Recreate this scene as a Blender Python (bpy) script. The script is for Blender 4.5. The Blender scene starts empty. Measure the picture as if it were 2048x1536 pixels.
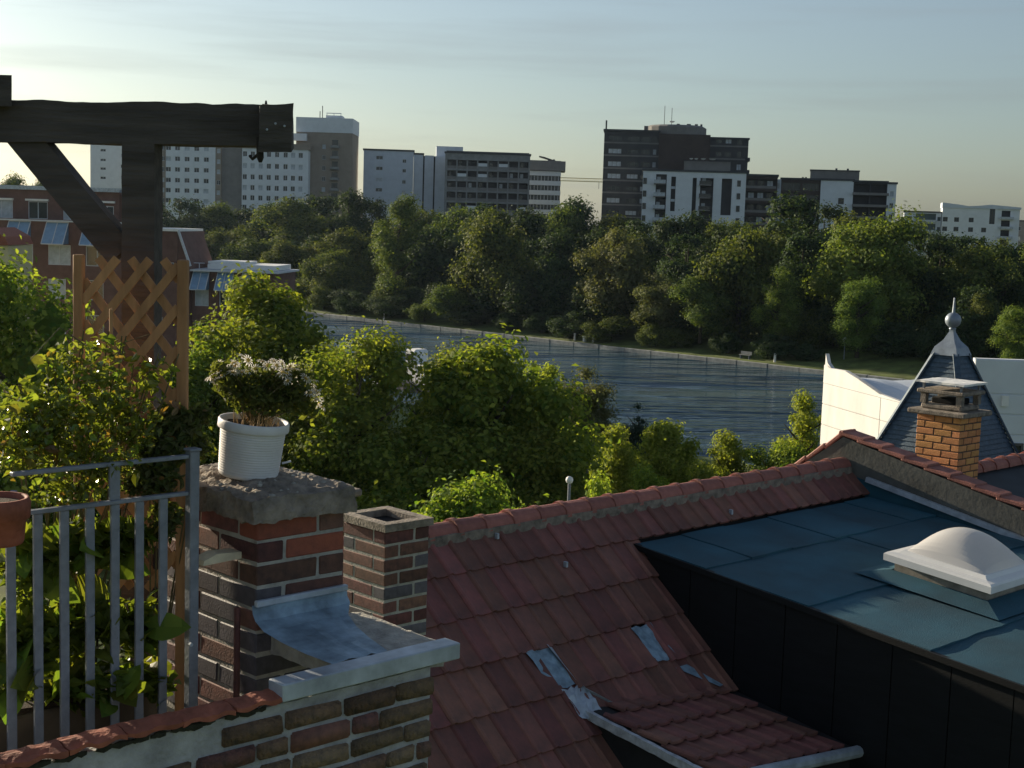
import bpy, bmesh, math, random
import numpy as np
from mathutils import Vector, Matrix, noise
R_ = math.radians
rnd = random.Random(7)
SC = bpy.context.scene
COL = SC.collection

# ------------------------------------------------------------------ camera
CZ = 17.0                                   # eye height above the near quay
F = 2900.0                                  # focal length in pixels of a 2048 wide picture
PITCH = math.atan(328 / 2900); ROLL = R_(1.8)
cam = bpy.data.cameras.new('camera'); camo = bpy.data.objects.new('camera', cam); COL.objects.link(camo)
cam.sensor_width = 36; cam.lens = 36 * F / 2048; cam.clip_start = 0.1; cam.clip_end = 6000
CM = Matrix.Rotation(math.pi/2 - PITCH, 4, 'X') @ Matrix.Rotation(ROLL, 4, 'Z')
camo.matrix_world = Matrix.Translation((0, 0, CZ)) @ CM
SC.camera = camo

# ------------------------------------------------------------------ light
SUN_AZ = -48.0      # degrees from the view direction, negative = to the left
SUN_EL = 13.2
w = bpy.data.worlds.new('World'); SC.world = w; w.use_nodes = True
nt = w.node_tree; nt.nodes.clear()
sky = nt.nodes.new('ShaderNodeTexSky'); sky.sky_type = 'NISHITA'; sky.sun_disc = False
sky.sun_elevation = R_(SUN_EL); sky.sun_rotation = R_(SUN_AZ)
sky.altitude = 50; sky.air_density = 1.0; sky.dust_density = 1.3; sky.ozone_density = 2.0
tc = nt.nodes.new('ShaderNodeTexCoord')
mp = nt.nodes.new('ShaderNodeMapping'); mp.inputs['Scale'].default_value = (2.2, 2.2, 34.0)
nz = nt.nodes.new('ShaderNodeTexNoise'); nz.inputs['Scale'].default_value = 1.6; nz.inputs['Detail'].default_value = 5; nz.inputs['Roughness'].default_value = .55
cr = nt.nodes.new('ShaderNodeValToRGB'); cr.color_ramp.elements[0].position = .50; cr.color_ramp.elements[1].position = .70
cr.color_ramp.elements[0].color = (0, 0, 0, 1); cr.color_ramp.elements[1].color = (.20, .20, .20, 1)
mx = nt.nodes.new('ShaderNodeMixRGB'); mx.blend_type = 'MIX'; mx.inputs['Color2'].default_value = (2.5, 2.55, 2.6, 1)
hs = nt.nodes.new('ShaderNodeHueSaturation'); hs.inputs['Saturation'].default_value = .7
bg = nt.nodes.new('ShaderNodeBackground'); bg.inputs['Strength'].default_value = .062
wo = nt.nodes.new('ShaderNodeOutputWorld')
L = nt.links.new
L(tc.outputs['Generated'], mp.inputs['Vector']); L(mp.outputs['Vector'], nz.inputs['Vector']); L(nz.outputs['Fac'], cr.inputs['Fac'])
tn = nt.nodes.new('ShaderNodeMixRGB'); tn.blend_type = 'MULTIPLY'; tn.inputs['Fac'].default_value = 1; tn.inputs['Color2'].default_value = (.86, 1.0, 1.08, 1)   # cool white balance
L(sky.outputs['Color'], tn.inputs['Color1']); L(tn.outputs['Color'], hs.inputs['Color']); L(hs.outputs['Color'], mx.inputs['Color1']); L(cr.outputs['Color'], mx.inputs['Fac'])
L(mx.outputs['Color'], bg.inputs['Color']); L(bg.outputs['Background'], wo.inputs['Surface'])
sl = bpy.data.lights.new('sun', 'SUN'); sl.energy = 5.0; sl.angle = R_(.6); sl.color = (1, .86, .64)
so = bpy.data.objects.new('sun', sl); COL.objects.link(so)
sd = Vector((math.sin(R_(SUN_AZ))*math.cos(R_(SUN_EL)), math.cos(R_(SUN_AZ))*math.cos(R_(SUN_EL)), math.sin(R_(SUN_EL))))
so.rotation_euler = (-sd).to_track_quat('-Z', 'Y').to_euler(); so.location = (-30, 20, 60)
SC.view_settings.view_transform = 'Standard'; SC.view_settings.look = 'None'
SC.view_settings.gamma = 1.0; SC.view_settings.exposure = 0.85
SC.render.engine = 'CYCLES'

# ------------------------------------------------------------------ places
def ray(x, y): return CM.to_3x3() @ Vector(((x-1024)/F, -(y-768)/F, -1))
def P(x, y, Y):
    d = ray(x, y); v = d*(Y/d.y); return Vector((v.x, v.y, v.z + CZ))
A = R_(46)                                  # the quarter's street grid: U runs to the canal, W along it
U = Vector((math.sin(A), math.cos(A), 0)); W = Vector((-math.cos(A), math.sin(A), 0)); GR = math.pi/2 - A
def G(a, c, z): return U*a + W*c + Vector((0, 0, CZ + z))      # z counted from eye height
def along(p, d, x):                         # distance from p along d to the point seen at column x
    lo, hi = 0.0, 8.0
    def col(s):
        q = CM.to_3x3().transposed() @ ((p + d*s) - Vector((0, 0, CZ))); return 1024 + F*q.x/-q.z
    inc = col(1) > col(0)
    for _ in range(50):
        m = (lo+hi)/2
        if (col(m) < x) == inc: lo = m
        else: hi = m
    return lo

# ------------------------------------------------------------------ materials
MATS = {}
def mat(name, col, rough=.8, var=.25, scale=6.0, bump=0.0, bscale=None, rand=0.0, col2=None, metal=0.0, spec=.35, emit=None, det=6, stretch=None, transl=0.0, hue=0.0, pos=(.3, .7)):
    if name in MATS: return MATS[name]
    m = bpy.data.materials.new(name); m.use_nodes = True; t = m.node_tree; n = t.nodes; l = t.links.new
    b = n['Principled BSDF']; out = n['Material Output']
    b.inputs['Roughness'].default_value = rough; b.inputs['Metallic'].default_value = metal; b.inputs['Specular IOR Level'].default_value = spec
    c2 = col2 or tuple(max(0, x*(1-var)) for x in col); c1 = col if col2 else tuple(min(1, x*(1+var)) for x in col)
    co = n.new('ShaderNodeTexCoord'); vec = co.outputs['Object']
    if stretch:
        mp_ = n.new('ShaderNodeMapping'); mp_.inputs['Scale'].default_value = stretch; l(vec, mp_.inputs['Vector']); vec = mp_.outputs['Vector']
    no = n.new('ShaderNodeTexNoise'); no.inputs['Scale'].default_value = scale; no.inputs['Detail'].default_value = det; no.inputs['Roughness'].default_value = .6
    l(vec, no.inputs['Vector'])
    ra = n.new('ShaderNodeValToRGB'); ra.color_ramp.elements[0].position = pos[0]; ra.color_ramp.elements[1].position = pos[1]
    ra.color_ramp.elements[0].color = (*c2, 1); ra.color_ramp.elements[1].color = (*c1, 1); l(no.outputs['Fac'], ra.inputs['Fac'])
    colr = ra.outputs['Color']
    if rand or hue:
        oi = n.new('ShaderNodeObjectInfo'); hv = n.new('ShaderNodeHueSaturation')
        mr = n.new('ShaderNodeMapRange'); mr.inputs['To Min'].default_value = 1-rand; mr.inputs['To Max'].default_value = 1+rand
        l(oi.outputs['Random'], mr.inputs['Value']); l(mr.outputs['Result'], hv.inputs['Value'])
        if hue:
            m2 = n.new('ShaderNodeMath'); m2.operation = 'MULTIPLY'; m2.inputs[1].default_value = 7.31; l(oi.outputs['Random'], m2.inputs[0])
            m3 = n.new('ShaderNodeMath'); m3.operation = 'FRACT'; l(m2.outputs[0], m3.inputs[0])
            m4 = n.new('ShaderNodeMapRange'); m4.inputs['To Min'].default_value = .5-hue; m4.inputs['To Max'].default_value = .5+hue
            l(m3.outputs[0], m4.inputs['Value']); l(m4.outputs['Result'], hv.inputs['Hue'])
        l(colr, hv.inputs['Color']); colr = hv.outputs['Color']
    l(colr, b.inputs['Base Color'])
    if emit: b.inputs['Emission Color'].default_value = (*emit[0], 1); b.inputs['Emission Strength'].default_value = emit[1]
    if bump:
        bn = n.new('ShaderNodeTexNoise'); bn.inputs['Scale'].default_value = bscale or scale*6; bn.inputs['Detail'].default_value = 5; l(vec, bn.inputs['Vector'])
        bp = n.new('ShaderNodeBump'); bp.inputs['Strength'].default_value = bump; bp.inputs['Distance'].default_value = .01; l(bn.outputs['Fac'], bp.inputs['Height']); l(bp.outputs['Normal'], b.inputs['Normal'])
    if transl:
        tr = n.new('ShaderNodeBsdfTranslucent'); ms = n.new('ShaderNodeMixShader'); ms.inputs['Fac'].default_value = transl
        l(colr, tr.inputs['Color']); l(b.outputs['BSDF'], ms.inputs[1]); l(tr.outputs['BSDF'], ms.inputs[2]); l(ms.outputs[0], out.inputs['Surface'])
    MATS[name] = m; return m

def leafmat(name, dark, light, transl=.45, rough=.75, spec=.15, rand=.12, tcol=None):
    if name in MATS: return MATS[name]
    m = bpy.data.materials.new(name); m.use_nodes = True; t = m.node_tree; n = t.nodes; l = t.links.new
    b = n['Principled BSDF']; b.inputs['Roughness'].default_value = rough; b.inputs['Specular IOR Level'].default_value = spec
    ge = n.new('ShaderNodeNewGeometry'); ra = n.new('ShaderNodeValToRGB')
    ra.color_ramp.elements[0].color = (*dark, 1); ra.color_ramp.elements[1].color = (*light, 1); l(ge.outputs['Random Per Island'], ra.inputs['Fac'])
    oi = n.new('ShaderNodeObjectInfo'); mr = n.new('ShaderNodeMapRange'); mr.inputs['To Min'].default_value = 1-rand; mr.inputs['To Max'].default_value = 1+rand
    hv = n.new('ShaderNodeHueSaturation'); l(oi.outputs['Random'], mr.inputs['Value']); l(mr.outputs['Result'], hv.inputs['Value'])
    m4 = n.new('ShaderNodeMapRange'); m4.inputs['To Min'].default_value = .5-rand*.18; m4.inputs['To Max'].default_value = .5+rand*.12
    l(oi.outputs['Random'], m4.inputs['Value']); l(m4.outputs['Result'], hv.inputs['Hue']); l(ra.outputs['Color'], hv.inputs['Color'])
    l(hv.outputs['Color'], b.inputs['Base Color'])
    tr = n.new('ShaderNodeBsdfTranslucent'); ms = n.new('ShaderNodeMixShader'); ms.inputs['Fac'].default_value = transl
    g = n.new('ShaderNodeMixRGB'); g.blend_type = 'MULTIPLY'; g.inputs['Fac'].default_value = 1; g.inputs['Color2'].default_value = (*(tcol or (1.5, 1.45, .5)), 1)
    l(hv.outputs['Color'], g.inputs['Color1']); l(g.outputs['Color'], tr.inputs['Color'])
    l(b.outputs['BSDF'], ms.inputs[1]); l(tr.outputs['BSDF'], ms.inputs[2]); l(ms.outputs[0], n['Material Output'].inputs['Surface'])
    MATS[name] = m; return m

# ------------------------------------------------------------------ mesh helpers
class MB:
    def __init__(s): s.v = []; s.f = []
    def quad(s, *p):
        i = len(s.v); s.v += [tuple(q) for q in p]; s.f.append(tuple(range(i, i+len(p)))); return s
    def box(s, x0, x1, y0, y1, z0, z1, j=0.0):
        i = len(s.v)
        for z in (z0, z1):
            for x, y in ((x0, y0), (x1, y0), (x1, y1), (x0, y1)):
                s.v.append((x+rnd.uniform(-j, j), y+rnd.uniform(-j, j), z+rnd.uniform(-j, j)))
        for q in ((0, 3, 2, 1), (4, 5, 6, 7), (0, 1, 5, 4), (1, 2, 6, 5), (2, 3, 7, 6), (3, 0, 4, 7)): s.f.append(tuple(i+k for k in q))
        return s
    def cbox(s, x0, x1, y0, y1, z0, z1, ch=.01, j=0.0):     # chamfered box
        b = bmesh.new(); bmesh.ops.create_cube(b, size=1)
        for v in b.verts:
            v.co = ((x0+x1)/2 + v.co.x*(x1-x0) + rnd.uniform(-j, j), (y0+y1)/2 + v.co.y*(y1-y0) + rnd.uniform(-j, j), (z0+z1)/2 + v.co.z*(z1-z0) + rnd.uniform(-j, j))
        bmesh.ops.bevel(b, geom=b.edges[:], offset=ch, segments=1, affect='EDGES')
        return s.addbm(b)
    def addbm(s, b):
        i = len(s.v); b.verts.index_update()
        s.v += [tuple(v.co) for v in b.verts]; s.f += [tuple(i+v.index for v in f.verts) for f in b.faces]; b.free(); return s
    def prism(s, poly, y0, y1):                # poly in x,z pulled along y
        i = len(s.v); n = len(poly)
        s.v += [(x, y0, z) for x, z in poly] + [(x, y1, z) for x, z in poly]
        s.f.append(tuple(range(i, i+n))); s.f.append(tuple(range(i+2*n-1, i+n-1, -1)))
        for k in range(n): k2 = (k+1) % n; s.f.append((i+k2, i+k, i+n+k, i+n+k2))
        return s
    def tube(s, pts, rad, seg=8):
        pts = [Vector(p) for p in pts]; i = len(s.v); n = len(pts)
        rad = rad if isinstance(rad, (list, tuple)) else [rad]*n
        for k, p in enumerate(pts):
            d = (pts[min(k+1, n-1)] - pts[max(k-1, 0)]).normalized()
            x = d.cross(Vector((0, 0, 1)) if abs(d.z) < .9 else Vector((1, 0, 0))).normalized(); y = d.cross(x)
            for q in range(seg):
                t = 2*math.pi*q/seg; s.v.append(tuple(p + x*math.cos(t)*rad[k] + y*math.sin(t)*rad[k]))
        for k in range(n-1):
            for q in range(seg): s.f.append((i+k*seg+q, i+k*seg+(q+1) % seg, i+(k+1)*seg+(q+1) % seg, i+(k+1)*seg+q))
        s.f.append(tuple(i+q for q in range(seg))[::-1]); s.f.append(tuple(i+(n-1)*seg+q for q in range(seg))); return s
    def lathe(s, prof, seg=32, c=(0, 0, 0)):
        i = len(s.v); n = len(prof)
        for r, z in prof:
            for q in range(seg): t = 2*math.pi*q/seg; s.v.append((c[0]+r*math.cos(t), c[1]+r*math.sin(t), c[2]+z))
        for k in range(n-1):
            for q in range(seg): s.f.append((i+k*seg+q, i+k*seg+(q+1) % seg, i+(k+1)*seg+(q+1) % seg, i+(k+1)*seg+q))
        return s
    def beam(s, p, q, wx, wz, up=(0, 0, 1)):   # bar of rectangular section from p to q
        p, q = Vector(p), Vector(q); d = (q-p).normalized(); x = d.cross(Vector(up)).normalized(); z = x.cross(d); i = len(s.v)
        for e in (p, q):
            for a_, b_ in ((-1, -1), (1, -1), (1, 1), (-1, 1)): s.v.append(tuple(e + x*a_*wx/2 + z*b_*wz/2))
        for k in ((3, 2, 1, 0), (4, 5, 6, 7), (0, 1, 5, 4), (1, 2, 6, 5), (2, 3, 7, 6), (3, 0, 4, 7)): s.f.append(tuple(i+t for t in k))
        return s
    def mesh(s, name, m, smooth=False):
        me = bpy.data.meshes.new(name); me.from_pydata(s.v, [], s.f); me.validate(); me.update()
        if smooth: me.polygons.foreach_set('use_smooth', [True]*len(me.polygons))
        if m: me.materials.append(m)
        return me
    def build(s, name, m, parent=None, loc=(0, 0, 0), rz=0.0, smooth=False): return link(s.mesh(name, m, smooth), name, parent, loc, rz)

def link(me, name, parent=None, loc=(0, 0, 0), rz=0.0, rot=None, scale=None):
    o = bpy.data.objects.new(name, me); COL.objects.link(o); o.location = loc
    o.rotation_euler = rot if rot else (0, 0, rz)
    if scale: o.scale = scale
    if parent: o.parent = parent
    return o
def tag(o, label=None, cat=None, group=None, kind=None):
    if label: o['label'] = label
    if cat: o['category'] = cat
    if group: o['group'] = group
    if kind: o['kind'] = kind
    return o
def thing(name, label, cat, loc=(0, 0, 0), rz=0.0, group=None): return tag(link(None, name, None, loc, rz), label, cat, group)
def rough_up(me, amt, sc, seed=0.0, z_only=False):
    for v in me.vertices:
        q = Vector(v.co)*sc + Vector((seed, seed*1.7, seed*.3)); d = noise.noise_vector(q)*amt + noise.noise_vector(q*2.7)*amt*.45
        v.co = v.co + (Vector((0, 0, d.z)) if z_only else d)
    me.update(); return me
def subdiv_box(x0, x1, y0, y1, z0, z1, cell):
    mb = MB(); nx, ny, nz_ = [max(1, int(round(abs(d)/cell))) for d in (x1-x0, y1-y0, z1-z0)]
    b = bmesh.new(); vs = {}
    def vert(i, j, k):
        if (i, j, k) not in vs: vs[i, j, k] = b.verts.new((x0+(x1-x0)*i/nx, y0+(y1-y0)*j/ny, z0+(z1-z0)*k/nz_))
        return vs[i, j, k]
    for i in range(nx):
        for j in range(ny):
            for k, fl in ((0, 1), (nz_, 0)):
                q = [vert(i, j, k), vert(i+1, j, k), vert(i+1, j+1, k), vert(i, j+1, k)]; b.faces.new(q[::-1] if fl else q)
    for i in range(nx):
        for k in range(nz_):
            for j, fl in ((0, 0), (ny, 1)):
                q = [vert(i, j, k), vert(i+1, j, k), vert(i+1, j, k+1), vert(i, j, k+1)]; b.faces.new(q[::-1] if fl else q)
    for j in range(ny):
        for k in range(nz_):
            for i, fl in ((0, 1), (nx, 0)):
                q = [vert(i, j, k), vert(i, j+1, k), vert(i, j+1, k+1), vert(i, j, k+1)]; b.faces.new(q[::-1] if fl else q)
    return mb.addbm(b)

# ------------------------------------------------------------------ palette
m_ground = mat('ground_earth', (.06, .07, .035), .95, .4, .25, det=8)
m_grass = mat('bank_grass', (.11, .14, .035), .95, .45, .5, det=8)
m_quay = mat('quay_stone', (.24, .25, .24), .85, .3, 1.2)
m_zinc = mat('zinc', (.42, .47, .53), .5, .3, 7, metal=.3, bump=.15, bscale=20)
m_zincd = mat('zinc_weathered', (.24, .33, .41), .62, .45, 9, metal=.15, bump=.2, bscale=25)
m_mortar = mat('mortar', (.36, .34, .30), .95, .3, 14, bump=.7, bscale=70)
m_mortar_old = mat('mortar_old', (.36, .36, .36), .95, .35, 9, bump=.9, bscale=60)
m_moss = mat('mossy_mortar', (.34, .285, .23), .95, .5, 11, bump=1.0, bscale=60, col2=(.11, .095, .08))
m_brick_dark = mat('brick_dark', (.20, .085, .066), .75, .4, 22, bump=.2, bscale=120, rand=.42, hue=.02, col2=(.085, .042, .038))
m_brick_red = mat('brick_red', (.30, .085, .048), .75, .3, 22, bump=.2, bscale=120, rand=.2, col2=(.20, .06, .038))
m_brick_blue = mat('brick_engineering', (.095, .085, .10), .6, .3, 22, bump=.15, bscale=120, rand=.3)
m_brick_old = mat('brick_old', (.22, .12, .08), .9, .5, 26, bump=1.0, bscale=90, rand=.45, hue=.035, col2=(.075, .055, .046))
m_brick_ochre = mat('brick_ochre', (.25, .17, .10), .9, .5, 26, bump=1.0, bscale=90, rand=.35, col2=(.10, .08, .065))
m_brick_or = mat('brick_orange', (.62, .27, .10), .8, .2, 14, bump=.4, bscale=60, rand=.14, hue=.01)
m_tile = mat('clay_tile', (.27, .105, .082), .7, .3, 5, bump=.4, bscale=50, rand=.24, hue=.012, col2=(.13, .066, .056))
m_ridge = mat('ridge_clay', (.29, .11, .085), .7, .3, 8, bump=.35, bscale=60, rand=.15)
m_tc = mat('terracotta', (.27, .085, .05), .75, .35, 14, bump=.4, bscale=60, rand=.12)
m_bit = mat('bitumen_felt', (.010, .070, .105), .8, .35, 1.3, bump=.5, bscale=120, rand=.12, spec=.5)
m_black = mat('black_cladding', (.004, .005, .0065), .7, .4, 3, bump=.15, bscale=30, stretch=(1, 1, 6))
m_white = mat('white_paint', (.78, .77, .74), .5, .06, 3)
m_plastic = mat('acrylic_dome', (.80, .78, .76), .28, .03, 3, transl=.35, spec=.5)
m_wall = mat('render_grey', (.095, .095, .085), .9, .3, 3, bump=.3)
m_slate = mat('slate', (.05, .085, .12), .5, .35, 14, bump=.4, bscale=40, rand=.1, spec=.5)
m_lead = mat('lead', (.22, .26, .31), .45, .25, 6, metal=.3, bump=.15)
m_wood = mat('weathered_timber', (.075, .066, .06), .85, .4, 9, bump=.8, bscale=40, stretch=(.25, 2, 2))
m_trel = mat('trellis_wood', (.42, .22, .10), .75, .3, 9, bump=.4, bscale=30, stretch=(2, 2, .3), rand=.18)
m_iron = mat('grey_paint_steel', (.21, .23, .27), .45, .2, 20, metal=.2, bump=.2, bscale=90)
m_rust = mat('dark_iron', (.03, .026, .024), .7, .3, 30, metal=.4)
m_soil = mat('soil', (.06, .04, .025), .95, .4, 40, bump=1.0)
m_straw = mat('dry_straw', (.42, .27, .12), .8, .3, 20)
m_pot = mat('pot_plastic', (.68, .67, .68), .5, .08, 12, bump=.1)
m_stem = mat('stem', (.12, .10, .045), .8, .3, 30)
m_bark = mat('bark', (.065, .05, .035), .95, .4, 3, bump=.8)
m_petal = mat('white_petal', (.80, .76, .68), .6, .08, 40, transl=.35)
m_yel = mat('flower_heart', (.55, .38, .08), .7, .2, 60)
m_lane = mat('deck_boards', (.12, .09, .06), .8, .3, 6)
l_near = leafmat('leaf_near', (.065, .125, .022), (.28, .32, .06), .5)
l_lime = leafmat('leaf_lime', (.14, .20, .03), (.32, .35, .07), .5)
l_limefar = leafmat('leaf_far_light', (.06, .115, .024), (.20, .26, .06), .35, rand=.08)
l_far = leafmat('leaf_far', (.03, .062, .02), (.165, .20, .05), .3, rand=.10)
l_dark = leafmat('leaf_dark', (.018, .042, .022), (.07, .105, .034), .22, rand=.10)
l_willow = leafmat('leaf_willow', (.085, .105, .045), (.15, .155, .065), .28)
l_blue = leafmat('leaf_blue', (.03, .06, .045), (.055, .085, .065), .3)
l_rose = leafmat('leaf_rose', (.08, .125, .022), (.20, .25, .055), .5, rough=.26, spec=.6, rand=.3)
l_red = leafmat('leaf_reddish', (.14, .10, .03), (.24, .16, .05), .45, rough=.3, spec=.6, rand=.25)
l_vine = leafmat('leaf_vine', (.08, .13, .025), (.16, .21, .04), .55, rough=.4, rand=.25)
l_daisy = leafmat('leaf_daisy', (.06, .09, .03), (.15, .18, .06), .45)

# ------------------------------------------------------------------ ground, canal, banks
def strips(rows, c0, c1, nc):                # rows of (a, z); a sheet along the canal
    mb = MB(); n = len(rows)
    for k in range(nc+1):
        c = c0 + (c1-c0)*k/nc
        for a, z in rows: q = U*a + W*c; mb.v.append((q.x, q.y, z))
    for k in range(nc):
        for i in range(n-1): mb.f.append((k*n+i, k*n+i+1, (k+1)*n+i+1, (k+1)*n+i))
    return mb
tag(strips([(-1600, 0), (80, 0), (84.8, -.1), (85, -3.2), (155, -3.2), (155.5, -1.0), (156, -.55), (160, -.1), (168, 1.2), (185, 2.2), (230, 3.0), (400, 4.0), (1700, 6.0)], -1700, 1700, 60).build('ground', m_grass), kind='structure')
wm = bpy.data.materials.new('canal_water'); wm.use_nodes = True; t = wm.node_tree; b = t.nodes['Principled BSDF']
b.inputs['Base Color'].default_value = (.045, .09, .12, 1); b.inputs['Roughness'].default_value = .1; b.inputs['IOR'].default_value = 1.33; b.inputs['Specular IOR Level'].default_value = .9
co = t.nodes.new('ShaderNodeTexCoord')
def wnoise(scale, det, stretch, rot=0.0, dist=0.0):
    m_ = t.nodes.new('ShaderNodeMapping'); m_.inputs['Rotation'].default_value = (0, 0, R_(rot)); m_.inputs['Scale'].default_value = stretch
    n_ = t.nodes.new('ShaderNodeTexNoise'); n_.inputs['Scale'].default_value = scale; n_.inputs['Detail'].default_value = det; n_.inputs['Distortion'].default_value = dist
    t.links.new(co.outputs['Object'], m_.inputs['Vector']); t.links.new(m_.outputs['Vector'], n_.inputs['Vector']); return n_.outputs['Fac']
def wmath(op, a, b_):
    m_ = t.nodes.new('ShaderNodeMath'); m_.operation = op
    for k, v in enumerate((a, b_)):
        if isinstance(v, float): m_.inputs[k].default_value = v
        else: t.links.new(v, m_.inputs[k])
    return m_.outputs[0]
patch = wmath('MULTIPLY', wmath('MAXIMUM', wmath('SUBTRACT', wnoise(.03, 3, (.7, 1.8, 1)), .38), .0), 3.6)                      # gusts
swell = wnoise(.34, 3, (.22, 1, 1), -6, .3); chop = wnoise(1.5, 3, (.35, 1, 1), 5)
hgt = wmath('ADD', wmath('MULTIPLY', wmath('MULTIPLY', swell, patch), 4.6), wmath('MULTIPLY', wmath('MULTIPLY', chop, wmath('ADD', patch, .25)), .26))
bp = t.nodes.new('ShaderNodeBump'); bp.inputs['Strength'].default_value = 1.0; bp.inputs['Distance'].default_value = 1.0
t.links.new(hgt, bp.inputs['Height']); t.links.new(bp.outputs['Normal'], b.inputs['Normal'])
tag(strips([(85.01, -1.2), (155.45, -1.2)], -1000, 1000, 10).build('canal_water', wm), kind='structure')
q = tag(link(None, 'quay_wall', None, G(155.2, 0, -18.6), GR), 'low pale stone quay wall edging the far side of the canal', 'quay wall')
for k in range(60):
    MB().cbox(-.35, .35, -2.45, 2.45, 0, .95 + rnd.uniform(-.03, .03), .05).build('kerb_stone', m_quay, q, (rnd.uniform(-.04, .04), 20 + k*5, 0))
tag(strips([(161.5, .12), (164.5, .55)], 55, 330, 30).build('towpath', mat('towpath_gravel', (.20, .18, .14), .95, .3, .8)), kind='structure')

# ------------------------------------------------------------------ trees
def crown_mesh(name, seed, m, nclump=34, nleaf=6500, leaf=.055, asp=1.0, cone=0.0):
    g = np.random.default_rng(seed)
    d = g.normal(size=(nclump, 3)); d /= np.linalg.norm(d, axis=1)[:, None]
    rr = (g.uniform(.1, .66, nclump)**.6)[:, None]; cc = d*rr; cc[:, 2] *= asp
    cr_ = g.uniform(.15, .40, nclump)*(34/nclump)**.3*asp**.25
    if cone: cc[:, :2] *= (1 - cone*(cc[:, 2:3]/asp+1)/2); cr_ *= (1 - cone*.6*(cc[:, 2]/asp+1)/2)
    pick = g.choice(nclump, nleaf, p=(cr_**2)/np.sum(cr_**2))
    e = g.normal(size=(nleaf, 3)); e /= np.linalg.norm(e, axis=1)[:, None]
    e[:, 2] = np.where((e[:, 2] < -.35) & (g.random(nleaf) < .5), -e[:, 2]*.6, e[:, 2])
    p = cc[pick] + e*(cr_[pick]*g.uniform(.35, 1.08, nleaf)**.6)[:, None]
    # second level: sprigs that break the outline
    k = nleaf//6; sp = p[:k]; p[:k] = sp + e[:k]*g.uniform(.02, .14, (k, 1))
    lo_, hi_ = np.percentile(p, .15, axis=0), np.percentile(p, 99.85, axis=0); p = p-(lo_+hi_)/2; hw_ = (hi_[0]-lo_[0]+hi_[1]-lo_[1])/4; p /= hw_; zh_ = (hi_[2]-lo_[2])/2/hw_
    nrm = e*.9 + g.normal(size=(nleaf, 3))*.38 + np.array([0, 0, .25]); nrm /= np.linalg.norm(nrm, axis=1)[:, None]
    tt = np.cross(nrm, g.normal(size=(nleaf, 3))); tt /= np.linalg.norm(tt, axis=1)[:, None]; bb = np.cross(nrm, tt)
    s = (leaf*g.uniform(.55, 1.35, nleaf))[:, None]
    base = p - tt*s*.9; tip = p + tt*s*.9 - nrm*s*.25; le = p + bb*s*.55 + nrm*s*.12; ri = p - bb*s*.55 + nrm*s*.12
    v = np.stack([base, ri, tip, le], 1).reshape(-1, 3); v[:, 2] = (v[:, 2]/zh_+1)/2
    me = bpy.data.meshes.new(name); n = nleaf; oc_ = np.array([[1, 0, 0], [0, 1, 0], [-1, 0, 0], [0, -1, 0], [0, 0, 1], [0, 0, -1]])
    cp = (cc - (lo_+hi_)/2)/hw_; kv = (cp[:, None, :] + oc_[None]*(cr_*.55/hw_)[:, None, None]).reshape(-1, 3); kv[:, 2] = (kv[:, 2]/zh_+1)/2   # hidden opaque core added in each clump to block light, deepening crown shade
    fq = np.array([[0, 1, 4], [1, 2, 4], [2, 3, 4], [3, 0, 4], [1, 0, 5], [2, 1, 5], [3, 2, 5], [0, 3, 5]]); kf = (np.arange(nclump)[:, None, None]*6 + fq[None] + 4*n).ravel(); nk = 8*nclump
    v = np.concatenate([v, kv]); me.vertices.add(len(v)); me.vertices.foreach_set('co', v.astype(np.float32).ravel())
    me.loops.add(4*n+3*nk); me.loops.foreach_set('vertex_index', np.concatenate([np.arange(4*n), kf]).astype(np.int32))
    me.polygons.add(n+nk); me.polygons.foreach_set('loop_start', np.concatenate([np.arange(0, 4*n, 4), 4*n+np.arange(0, 3*nk, 3)]).astype(np.int32))
    me.update(calc_edges=True); me.validate(); me.materials.append(m); return me
def trunk_mesh(name, seed):                   # unit height: the stem runs from 0 to about .8, limbs spread inside the crown
    r = random.Random(seed); mb = MB()
    mb.tube([(0, 0, -.04), (r.uniform(-.01, .01), 0, .2), (r.uniform(-.02, .02), r.uniform(-.02, .02), .5), (r.uniform(-.04, .04), 0, .85)], [.030, .023, .016, .004], 8)
    for k in range(7):
        a = k*2.4 + r.random(); z = .3 + .06*k; ln = r.uniform(.18, .30)
        mb.tube([(0, 0, z), (math.cos(a)*ln*.5, math.sin(a)*ln*.5, z+.08), (math.cos(a)*ln, math.sin(a)*ln, z+.17)], [.011, .007, .002], 6)
    return mb.mesh(name, m_bark, True)
TR = [trunk_mesh('trunk', 40+k) for k in range(3)]
CR = {}
def crown(kind, k, asp):
    q_ = min((.8, 1.15, 1.6, 2.2), key=lambda a_: abs(math.log(a_/asp)))
    if (kind, k, q_) not in CR:
        spec = dict(near=(l_near, 60, 28000, .036), lime=(l_lime, 46, 14000, .050), limefar=(l_limefar, 44, 18000, .034), far=(l_far, 36, 15000, .042), dark=(l_dark, 32, 12000, .046),
                    willow=(l_willow, 40, 14000, .040), blue=(l_blue, 30, 9000, .045))[kind]
        CR[kind, k, q_] = crown_mesh('crown', 100 + 17*k + len(kind)*5, *spec, asp=q_, cone=.85 if kind == 'blue' else (.35 if k == 2 else .12))
    return CR[kind, k, q_]
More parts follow.
